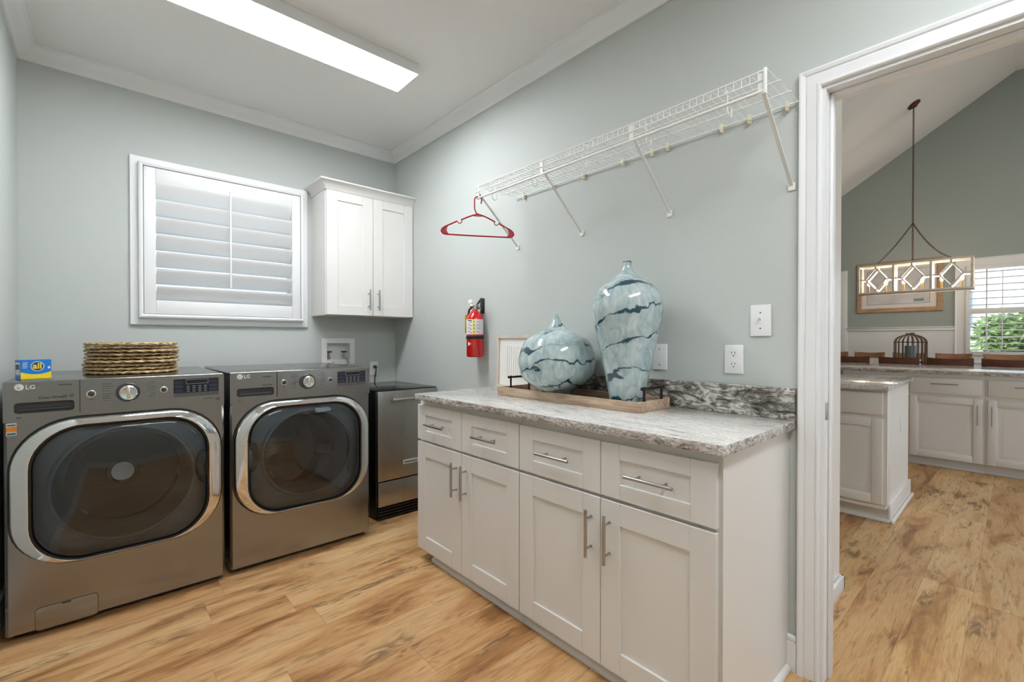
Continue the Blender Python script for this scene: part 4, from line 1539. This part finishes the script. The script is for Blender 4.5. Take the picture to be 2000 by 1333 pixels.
m_ = MB().box(XR - 0.008, XR - 0.0003, fy - 0.020, fy + 0.020, 1.38, 1.48, 0.002)
m_.box(fx + 0.010, XR - 0.006, fy - 0.010, fy + 0.010, 1.408, 1.416)
m_.box(fx + 0.030, XR - 0.006, fy - 0.012, fy + 0.012, 1.213, 1.231)
m_.build('wall_bracket', M_BLACK, fe)

# ------------------------------------------------------------------ kitchen beyond the opening
KX = 8.80
KY1 = 3.3
KY0 = -3.1
def zslope(y):
    return 3.492 + (1.916 - y) * 0.642 if y > 0.061 else 4.683
mb = MB()
prof = [(KY1 + .1, zslope(KY1 + .1)), (0.061, 4.683), (KY0 - .1, 4.683)]
mb.prism([(XW - 0.12, y, z) for y, z in prof] + [(XW - 0.12, y, z + 0.1) for y, z in reversed(prof)], (KX + 0.25 - XW, 0, 0))
struct(mb.build('ceiling_kitchen', M_CEIL, smooth=0), 'sloping white kitchen ceiling')
# wall above the laundry partition and round the kitchen
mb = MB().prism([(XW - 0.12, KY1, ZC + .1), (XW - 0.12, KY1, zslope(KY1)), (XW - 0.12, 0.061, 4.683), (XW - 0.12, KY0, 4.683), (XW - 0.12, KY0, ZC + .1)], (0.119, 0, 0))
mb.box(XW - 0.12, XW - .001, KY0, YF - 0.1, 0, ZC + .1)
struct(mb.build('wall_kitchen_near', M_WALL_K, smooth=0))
mb = MB().box(XW - 0.12, KX + 0.15, KY1, KY1 + 0.1, 0, 3.0)
struct(mb.build('wall_kitchen_left', M_WALL_K, smooth=0))
mb = wall_cells(MB(), 'Y', KY0 - 0.12, KY0, XW - 0.12, KX + 0.15, 0, 4.7, [(2.5, 5.4, 0.05, 2.6), (6.0, 8.4, 0.05, 2.6)])
struct(mb.build('wall_kitchen_right', M_WALL_K, smooth=0))
KWH = (-0.78, 0.505, 1.0, 2.212)
mb = wall_cells(MB(), 'X', KX, KX + 0.15, KY0, KY1, 0, 4.7, [KWH])
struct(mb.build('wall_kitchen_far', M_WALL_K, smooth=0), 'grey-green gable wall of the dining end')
# wainscot with chair rail (white) between window and door trim
mb = MB()
mb.box(KX - 0.012, KX, 0.607, 1.834, 0, 1.345)
mb.box(KX - 0.030, KX, 0.607, 1.834, 1.345, 1.362, 0.004)
mb.box(KX - 0.020, KX, 0.607, 1.834, 1.362, 1.385, 0.003)
mb.box(KX - 0.036, KX, 0.607, 1.834, 1.385, 1.398, 0.004)
mb.box(KX - 0.012, KX, -2.2, 0.607, 0, 0.93)
struct(mb.build('trim_4', M_TRIM), 'white wainscot and chair rail on the dining wall')
mb = MB().box(KX - 0.022, KX, 1.834, 1.93, 0, 2.30, 0.004)
struct(mb.build('trim_5', M_TRIM), 'white vertical trim at the left of the dining wall')
# short white return wall just past the opening
mb = MB().box(2.06, 2.655, 0.580, 0.70, 0, 2.75)
struct(mb.build('wall_kitchen_return', M_CABK, smooth=0), 'white end wall just past the doorway')
mb = MB().box(2.06, 2.675, 0.562, 0.579, 0, 0.068, 0.004)
mb.box(2.656, 2.675, 0.562, 0.70, 0, 0.068, 0.004)
struct(mb.build('baseboard_kitchen', M_TRIM), 'white baseboard at the foot of the end wall')

# kitchen window with open shutter louvers
kw = bpy.data.objects.new('window_2', None)
COL.objects.link(kw)
kw.location = (KX, -0.13, 1.0)
struct(kw, 'white shuttered dining window with garden outside')
mb = MB()
frame_sweep(mb, 'X', KX, KWH[0], KWH[1], KWH[2], KWH[3], [(0, 0), (0, 0.018), (0.085, 0.022), (0.095, 0.030), (0.102, 0.030), (0.102, 0)], -1)
mb.build('casing', M_TRIM, kw, smooth=25)
mb = MB()
YS0, YS1 = KWH[0] + 0.005, KWH[1] - 0.005
for a, b_, c_, d_ in ((YS0, YS1, KWH[2], 1.055), (YS0, YS1, 2.155, KWH[3]), (YS0, YS0 + .05, 1.055, 2.155), (YS1 - .04, YS1, 1.055, 2.155), (YS0 + .05, YS1 - .04, 1.560, 1.632)):
    mb.box(KX - 0.045, KX - 0.015, a, b_, c_, d_, 0.003)
mb.build('shutter_panel', M_TRIM, kw)
mb = MB()
for z in (2.115, 2.031, 1.944, 1.858, 1.765, 1.678, 1.512, 1.425, 1.338, 1.250, 1.162, 1.075):
    lp = [(0.042 * cos(2 * pi * i / 12), 0.0065 * sin(2 * pi * i / 12)) for i in range(12)]
    mb.loft([[(KX - 0.03 + u, y, z + w) for u, w in lp] for y in (YS0 + 0.051, YS1 - 0.041)])
mb.build('louvers', M_TRIM, kw)
mb = MB().box(KX - 0.078, KX - 0.068, 0.152, 0.162, 1.66, 2.13).box(KX - 0.078, KX - 0.068, 0.152, 0.162, 1.09, 1.53)
mb.build('tilt_rod', M_TRIM, kw)
mb = MB().box(KX + 0.095, KX + 0.099, KWH[0], KWH[1], KWH[2], KWH[3])
mb.build('pane', M_GLASS, kw, smooth=0)
mb = MB()
for a, b_, c_, d_ in ((KWH[0], KWH[1], KWH[2], KWH[2] + .045), (KWH[0], KWH[1], KWH[3] - .045, KWH[3]), (KWH[0], KWH[0] + .045, KWH[2] + .045, KWH[3] - .045),
                      (KWH[1] - .045, KWH[1], KWH[2] + .045, KWH[3] - .045), (KWH[0] + .045, KWH[1] - .045, 1.575, 1.62), (-0.15, -0.13, KWH[2] + .045, KWH[3] - .045),
                      (0.30, 0.315, KWH[2] + .045, KWH[3] - .045)):
    mb.box(KX + 0.08, KX + 0.115, a, b_, c_, d_, 0.003)
mb.build('sash', M_TRIM, kw)


def raised_x(xf, y0, y1, z0, z1, st=0.058, t=0.020):
    """raised-panel front facing -X"""
    m = MB()
    m.box(xf, xf + t, y0, y0 + st, z0, z1, 0.004)
    m.box(xf, xf + t, y1 - st, y1, z0, z1, 0.004)
    m.box(xf, xf + t, y0 + st, y1 - st, z0, z0 + st, 0.004)
    m.box(xf, xf + t, y0 + st, y1 - st, z1 - st, z1, 0.004)
    a0, a1, b0_, b1_ = y0 + st, y1 - st, z0 + st, z1 - st
    lo = []
    for ins, x in ((0.0, xf + 0.011), (0.006, xf + 0.011), (0.036, xf + 0.003), (0.040, xf + 0.003)):
        lo.append([(x, a0 + ins, b0_ + ins), (x, a1 - ins, b0_ + ins), (x, a1 - ins, b1_ - ins), (x, a0 + ins, b1_ - ins)])
    m.loft(lo, False, True)
    return m

# near kitchen island
isl = thing('kitchen_island', 'cream island cabinet end with stone top just past the doorway', 'kitchen island', (4.22, 1.4, 0))
IX, IY0, IY1 = 3.765, 0.575, 2.30
MB().box(IX + 0.020, 4.66, IY0 + 0.004, IY1, 0.10, 0.882).build('cabinet_body', M_CABK, isl, smooth=0)
MB().box(IX + 0.095, 4.66, IY0 + 0.004, IY1, 0.0, 0.10).build('toe_kick', M_CABK, isl, smooth=0)
mb = MB().box(IX + 0.085, 4.675, IY0 - 0.012, IY0 + 0.004, 0, 0.125, 0.003)
mb.box(IX + 0.075, 4.69, IY0 - 0.030, IY0 - 0.012, 0, 0.022, 0.006)
mb.box(IX + 0.077, IX + 0.095, IY0 - 0.012, IY1, 0, 0.022, 0.006)
mb.build('base_moulding', M_CABK, isl)
MB().box(IX + 0.018, IX + 0.12, IY0 - 0.004, IY0 + 0.004, 0.125, 0.880, 0.001).build('corner_stile', M_CABK, isl)
for a, b_ in ((0.594, 1.02), (1.03, 1.45), (1.46, 1.88)):
    MB().box(IX, IX + 0.020, a, b_, 0.716, 0.863, 0.005).build('drawer', M_CABK, isl)
    raised_x(IX, a, b_, 0.135, 0.694).build('door', M_CABK, isl)
mb = MB().box(4.30, 4.37, IY0 - 0.002, IY0 + 0.004, 0.54, 0.655, 0.002)
io = mb.build('outlet_plate', M_WHITE, isl)
mb = MB().box(3.715, 4.72, 0.556, 2.35, 0.8825, 0.914, 0.004)
mb.build('stone_top', M_GRANK, isl)

# far run of kitchen cabinets with bar-depth stone top
FX = 5.86
def far_unit(label, y0, y1):
    t = thing('kitchen_cabinet', label, 'cabinet', (6.2, (y0 + y1) / 2, 0), group='cream kitchen cabinets under the long bar counter')
    MB().box(FX + 0.020, 6.45, y0, y1, 0.088, 0.888).build('cabinet_body', M_CABK, t, smooth=0)
    MB().box(FX + 0.075, 6.45, y0, y1, 0, 0.088).build('toe_kick', M_FRAMEP, t, smooth=0)
    MB().box(FX + 0.062, FX + 0.075, y0, y1, 0, 0.018, 0.003).build('shoe_moulding', M_CABK, t)
    return t

def far_front(t, a, b_, hside):
    d = MB().box(FX, FX + 0.020, a, b_, 0.702, 0.850, 0.005).build('drawer', M_CABK, t)
    c = (a + b_) / 2
    pull((FX - 0.030, c - 0.095, 0.795), (FX - 0.030, c + 0.095, 0.795), (0.030, 0, 0), 0.03, 0.005).build('handle', M_NICKEL, d)
    d = raised_x(FX, a, b_, 0.092, 0.672).build('door', M_CABK, t)
    hy = a + 0.028 if hside < 0 else b_ - 0.028
    pull((FX - 0.030, hy, 0.440), (FX - 0.030, hy, 0.620), (0.030, 0, 0), 0.03, 0.005).build('handle', M_NICKEL, d)

u1 = far_unit('cream kitchen cabinet whose door shows fully, right of the island', 0.2075, 0.735)
far_front(u1, 0.224, 0.718, -1)
u2 = far_unit('cream kitchen cabinet at the right edge, partly out of view', -0.35, 0.2065)
far_front(u2, -0.32, 0.190, 1)
u3 = far_unit('cream kitchen cabinet mostly hidden behind the island', 0.736, 1.26)
far_front(u3, 0.752, 1.245, 1)
mb = MB().box(5.83, 6.98, -0.95, 1.85, 0.8885, 0.922, 0.004)
for f in mb.bm.faces:
    f.normal_update()
    if abs(f.normal.z) < 0.7:
        f.material_index = 1
o = mb.build('bar_countertop', [M_GRANK, M_GRANE])
at_origin(o, (6.4, 0.45, 0.888))
tag(o, 'long polished stone bar counter in front of the dark chairs', 'countertop')
# carcass behind the bar so that the deep top is carried
mb = MB().box(6.4505, 6.70, -0.9, 1.80, 0, 0.888)
o = mb.build('bar_wall', M_CABK, smooth=0)
at_origin(o, (6.57, 0.45, 0))
tag(o, 'cream panelled back of the long bar counter', 'counter base')

# dining chairs: near row's wood coloured dark for shade, far row pale
def chair(name, label, x, y, w, face, matl, ztop, group):
    """chair whose back is at x; face=+1 looks towards +X"""
    t = thing(name, label, 'chair', (x, y, 0), 0.0, group)
    f = face
    # curved top rail
    def rail(z0, z1, th, dep):
        m = MB()
        lo = []
        nseg = 10
        for i in range(nseg + 1):
            u = -1 + 2 * i / nseg
            yy = u * w / 2
            xx = f * dep * (u * u - 1) * -1.0 * -1
            dz = 0.010 * u * u
            lo.append([(xx, yy, z0), (xx + th, yy, z0), (xx + th, yy, z1 + dz), (xx, yy, z1 + dz)])
        m.loft(lo)
        return m
    rail(ztop - 0.085, ztop - 0.008, 0.020, 0.030).build('top_rail', matl, t, local=True)
    rail(ztop - 0.25, ztop - 0.19, 0.016, 0.030).build('back_slat', matl, t, local=True)
    for s in (-1, 1):
        MB().tube([(0.010 - f * 0.03, s * (w / 2 - 0.02), 0.0), (0.010, s * (w / 2 - 0.02), 0.45), (0.010, s * (w / 2 - 0.02), ztop - 0.03)], [0.014, 0.018, 0.015], 8).build('leg', matl, t, local=True)
        MB().tube([(f * 0.40, s * (w / 2 - 0.03), 0.0), (f * 0.39, s * (w / 2 - 0.03), 0.44)], [0.013, 0.018], 8).build('leg', matl, t, local=True)
    xa, xb = sorted((f * 0.0, f * 0.43))
    MB().box(xa, xb, -w / 2, w / 2, 0.44, 0.475, 0.012).build('seat', matl, t, local=True)
    return t

near = [(1.50, 0.50, 'leftmost dark wooden dining chair of the row behind the bar counter'), (0.972, 0.375, 'dark wooden dining chair in front of the birdcage'),
        (0.530, 0.385, 'dark wooden dining chair just right of the birdcage'), (0.06, 0.44, 'rightmost dark wooden dining chair of the near row')]
for y, w, lb in near:
    chair('dining_chair', lb, 7.08, y, w, 1, M_CHAIRD, 1.005, 'dark chairs behind the bar counter')
far_ = [(1.93, 0.47, 'leftmost tan dining chair of the far row'), (1.445, 0.345, 'second tan dining chair from the left, far row'), (1.01, 0.35, 'tan dining chair half hidden behind the birdcage'),
        (0.578, 0.345, 'tan dining chair right of the birdcage, far row'), (0.10, 0.42, 'rightmost tan dining chair of the far row')]
for y, w, lb in far_:
    chair('dining_chair', lb, 8.18, y, w, -1, M_CHAIRL, 1.035, 'tan chairs on the far side of the dining table')
tb = thing('dining_table', 'wooden dining table between the two rows of chairs', 'table', (7.65, 0.85, 0))
MB().box(7.22, 8.08, -0.35, 2.20, 0.725, 0.76, 0.006).build('table_top', M_TABLE, tb)
for x in (7.65,):
    for y in (0.15, 1.68):
        MB().box(x - 0.04, x + 0.04, y - 0.04, y + 0.04, 0, 0.725, 0.004).build('leg', M_TABLE, tb)

# birdcage with candle
bc = thing('birdcage', 'round wooden-slat birdcage on the dining table', 'birdcage', (7.6, 0.928, 0.7605))
CX, CY, CR = 7.6, 0.928, 0.158
mb = MB().lathe([(CR + 0.01, 0.7605), (CR + 0.01, 0.785), (CR - 0.01, 0.79)], (CX, CY, 0), seg=36)
mb.build('cage_base', M_CAGE, bc)
mb = MB()
for k in range(20):
    a = 2 * pi * k / 20
    pts = [(CX + CR * cos(a), CY + CR * sin(a), 0.785), (CX + CR * cos(a), CY + CR * sin(a), 1.18)]
    for j in range(1, 8):
        b = pi / 2 * j / 7
        pts.append((CX + CR * cos(b) * cos(a), CY + CR * cos(b) * sin(a), 1.18 + 0.095 * sin(b)))
    mb.tube(pts, 0.0055, 6)
mb.build('cage_bars', M_CAGE, bc)
for z in (0.93, 1.18):
    mb = MB()
    mb.tube([(CX + (CR + 0.002) * cos(2 * pi * i / 36), CY + (CR + 0.002) * sin(2 * pi * i / 36), z) for i in range(36)], 0.005, 6, True)
    mb.build('hoop', M_IRON, bc)
mb = MB().tube([(CX, CY - 0.045, 1.275), (CX, CY - 0.02, 1.292), (CX, CY + 0.02, 1.282), (CX, CY + 0.045, 1.288)], 0.010, 8)
mb.build('finial', M_CAGE, bc)
mb = MB().lathe([(0.055, 0.7905), (0.055, 1.13), (0.050, 1.135), (0.010, 1.130)], (CX, CY, 0), seg=32)
o = mb.build('pillar_candle', M_CANDLE, smooth=40)
at_origin(o, (CX, CY, 0.7905))
tag(o, 'grey-teal pillar candle inside the birdcage', 'candle')

# framed picture on the dining wall
pc = thing('framed_picture', 'wide oak-framed pale print on the dining wall behind the chandelier', 'picture', (KX - 0.02, 1.22, 1.62))
mb = MB()
frame_sweep(mb, 'X', KX - 0.001, 0.796, 1.648, 1.685, 2.31, [(0, 0), (0, 0.018), (0.010, 0.024), (0.055, 0.028), (0.065, 0.022), (0.066, 0)], -1)
mb.build('frame', M_OAKF, pc, smooth=25)
MB().box(KX - 0.010, KX - 0.001, 0.796, 1.648, 1.685, 2.31).build('mat_board', M_MATB, pc, smooth=0)
mb = MB().box(KX - 0.0125, KX - 0.010, 0.87, 1.58, 1.745, 2.25)
mb.mi = 1
mb.box(KX - 0.0135, KX - 0.0125, 0.93, 1.04, 1.77, 1.81)
mb.mi = 2
for q in ((0.866, 1.584, 1.741, 1.745), (0.866, 1.584, 2.25, 2.254), (0.866, 0.87, 1.745, 2.25), (1.58, 1.584, 1.745, 2.25)):
    mb.box(KX - 0.0125, KX - 0.010, *q)
mb.build('print', [M_ART, M_CANDLE, M_INKGREY], pc, smooth=0)

# chandelier
ch = thing('chandelier', 'rectangular whitewashed lattice chandelier with candle bulbs on a chain', 'chandelier', (7.54, 0.905, 1.80))
hx0, hx1, hy0, hy1, hz0, hz1 = 7.42, 7.66, 0.362, 1.440, 1.800, 2.178
mb = MB()
s = 0.024
for x in (hx0, hx1 - s):
    for z in (hz0, hz1 - s):
        mb.box(x, x + s, hy0, hy1, z, z + s, 0.002)
    for k in range(4):
        y = hy0 + (hy1 - hy0 - s) * k / 3
        mb.box(x, x + s, y, y + s, hz0 + s, hz1 - s, 0.002)
for y in (hy0, hy1 - s):
    for z in (hz0, hz1 - s):
        mb.box(hx0 + s, hx1 - s, y, y + s, z, z + s, 0.002)
mb.box(hx0 + s, hx1 - s, (hy0 + hy1) / 2 - 0.03, (hy0 + hy1) / 2 + 0.03, hz1 - 0.018, hz1 - 0.002)
mb.build('box_frame', M_CHANDW, ch)
mb = MB()
cell = (hy1 - hy0 - s) / 3
zm = (hz0 + hz1) / 2
for x in (hx0 + s / 2, hx1 - s / 2):
    mb = MB()
    for k in range(3):
        y0_ = hy0 + s + cell * k
        y1_ = hy0 + cell * (k + 1)
        ym_ = (y0_ + y1_) / 2
        d = 0.105
        P4 = [(x, ym_ - d, zm), (x, ym_, hz1 - s - 0.022), (x, ym_ + d, zm), (x, ym_, hz0 + s + 0.022)]
        for i in range(4):
            mb.bar(P4[i], P4[(i + 1) % 4], 0.014, 0.014, side=(1, 0, 0))
        mb.bar((x, y0_, zm), P4[0], 0.014, 0.014, side=(1, 0, 0))
        mb.bar((x, y1_, zm), P4[2], 0.014, 0.014, side=(1, 0, 0))
        mb.bar((x, ym_, hz1 - s), P4[1], 0.014, 0.014, side=(1, 0, 0))
        mb.bar((x, ym_, hz0 + s), P4[3], 0.014, 0.014, side=(1, 0, 0))
    mb.build('lattice', M_CHANDW, ch)
mb = MB().box(hx0 + 0.055, hx1 - 0.055, hy0 + s, hy1 - s, hz0 + 0.002, hz0 + 0.018, 0.002)
mb.build('light_bar', M_CHANDI, ch)
for k in range(6):
    y = hy0 + 0.10 + (hy1 - hy0 - 0.20) * k / 5
    x = 7.54
    mb = MB().lathe([(0.022, 0), (0.022, 0.008), (0.010, 0.012), (0.010, 0.095)], (x, y, hz0 + 0.018), seg=14)
    cd = mb.build('candle_socket', M_BRASS, ch)
    MB().lathe([(0.008, 0), (0.016, 0.018), (0.017, 0.032), (0.010, 0.060), (0.001, 0.085)], (x, y, hz0 + 0.113), seg=14).build('bulb', M_BULB, cd)
def chain(m, pts, pitch=0.030, r=0.0035):
    # resample and place oval links
    P = [Vector(p) for p in pts]
    L = [0]
    for a, b in zip(P[:-1], P[1:]):
        L.append(L[-1] + (b - a).length)
    nL = max(2, int(L[-1] / pitch))
    def at(s_):
        for i in range(len(P) - 1):
            if s_ <= L[i + 1] + 1e-9:
                return P[i].lerp(P[i + 1], (s_ - L[i]) / max(1e-9, L[i + 1] - L[i]))
        return P[-1]
    for i in range(nL):
        a, b = at(L[-1] * i / nL), at(L[-1] * (i + 1) / nL)
        d = (b - a).normalized()
        u = d.orthogonal().normalized()
        u = (Matrix.Rotation(pi / 2 * (i % 2), 3, d) @ u)
        c = (a + b) / 2
        h = (b - a).length * 0.62
        m.tube([c + d * h * sin(t_) + u * 0.008 * cos(t_) for t_ in [2 * pi * k / 10 for k in range(10)]], r, 5, True)
mb = MB()
jz = 2.665
jy = 0.905
chain(mb, [(7.54, jy, jz), (7.54, jy, 4.125)], 0.036)
chain(mb, [(7.54, jy, jz), (7.54, jy, 2.18)], 0.034)
def sag(y1, z1, k):
    return [(7.54, jy + (y1 - jy) * t_, jz + (z1 - jz) * t_ - k * 4 * t_ * (1 - t_)) for t_ in [i / 10 for i in range(11)]]
chain(mb, sag(1.26, 2.19, 0.03), 0.034)
chain(mb, sag(0.55, 2.19, 0.08), 0.034)
mb.build('chain', M_RUST, ch)
mb = MB().lathe([(0.070, 0.0), (0.068, -0.015), (0.030, -0.030), (0.012, -0.045)], (7.54, 0.905, zslope(0.905)), (0, 0.54, 0.84), 32)
mb.build('canopy', M_RUST, ch)
for k in range(3):
    ld = bpy.data.lights.new('chandelier_glow', 'POINT')
    ld.energy = 4
    ld.color = (1.0, 0.82, 0.6)
    ld.shadow_soft_size = 0.03
    lo_ = bpy.data.objects.new('chandelier_glow', ld)
    COL.objects.link(lo_)
    lo_.location = (7.54 - 7.54, (k - 1) * 0.34, 0.17)
    lo_.parent = ch

def kitchen_fill_light(x, y, label):  # extra lights put in out of view to brighten the kitchen
    z = zslope(y)
    nrm = Vector((0, -0.54, -0.84)) if y > 0.061 else Vector((0, 0, -1))
    t = thing('added_kitchen_light', label, 'ceiling light', (x, y, z))
    p = Vector((x, y, z))
    MB().lathe([(0.11, 0.0), (0.11, 0.006), (0.085, 0.008), (0.080, 0.002)], p + nrm * 0.001, nrm, 28).build('trim_ring', M_WHITE, t)
    MB().lathe([(0.078, 0.0), (0.078, 0.004)], p + nrm * 0.0035, nrm, 28).build('lens', M_FILL, t)

for x, y, lb in ((3.3, -0.9, 'added unseen ceiling light nearest the doorway'), (4.9, -0.9, 'added unseen ceiling light above the kitchen aisle'), (6.6, -0.9, 'added unseen ceiling light above the bar counter'),
                 (3.3, -2.2, 'added unseen ceiling light in the near right kitchen corner'), (5.0, -2.2, 'added unseen ceiling light in the middle of the right kitchen row'), (6.8, -2.2, 'added unseen ceiling light at the far right of the kitchen')):
    kitchen_fill_light(x, y, lb)

# ------------------------------------------------------------------ outdoors seen through the dining window
mb = MB().box(KX + 0.3, 40, -18, 18, -0.5, -0.4)
mb.box(-12, KX + 0.3, YB + 0.4, 18, -0.5, -0.4)
mb.box(-12, KX + 0.3, -18, KY0 - 0.3, -0.5, -0.4)
struct(mb.build('ground', M_GROUND, smooth=0))
rng = random.Random(3)
def leaf_cluster(name, label, cx, cy, cz, rx, ry, rz, n):
    m = MB()
    for i in range(n):
        d = Vector((rng.gauss(0, 1), rng.gauss(0, 1), rng.gauss(0, 1))).normalized()
        r = rng.random() ** 0.4
        p = Vector((cx + d.x * rx * r, cy + d.y * ry * r, cz + d.z * rz * r))
        u = Vector((rng.gauss(0, 1), rng.gauss(0, 1), rng.gauss(0, 0.6))).normalized()
        w = u.orthogonal().normalized()
        L, W_ = rng.uniform(0.10, 0.18), rng.uniform(0.02, 0.045)
        m.face([p, p + u * L * 0.5 + w * W_, p + u * L, p + u * L * 0.5 - w * W_])
    o = m.build(name, M_LEAF, smooth=0, recalc=False)
    at_origin(o, (cx, cy, cz - rz))
    return tag(o, label, 'shrub')
sb = leaf_cluster('garden_shrub', 'green leafy shrub outside the dining window', 12.3, -0.02, 1.28, 0.7, 0.62, 0.46, 2600)
mb = MB().cyl((0, 0, -1.22), (0, 0, 0.5), 0.05, 0.03, 10)
mb.build('stem', M_RUST, sb, local=True)
hs = thing('neighbour_house', 'white clapboard house outside the dining window', 'house', (20, 3.6, -0.4))
mb = MB().box(19.0, 24, 0.62, 7, -0.4, 7)
mb.build('wall', M_HOUSE, hs, smooth=0)
for z in (1.55, 4.0):
    for y in (0.95, 2.2):
        MB().box(18.96, 19.0, y, y + 0.6, z, z + 1.1).build('window', M_HGLASS, hs, smooth=0)
mb = MB()
for y in (-5, -3.5, -2, -0.5):
    mb.box(17.4, 17.5, y, y + 0.1, -0.4, 1.0)
for z in (0.1, 0.5, 0.9):
    mb.box(17.42, 17.48, -5.2, 0.6, z, z + 0.08)
o = mb.build('garden_fence', M_HOUSE)
at_origin(o, (17.45, -2.2, -0.4))
tag(o, 'low white rail fence outside beyond the shrub', 'fence')
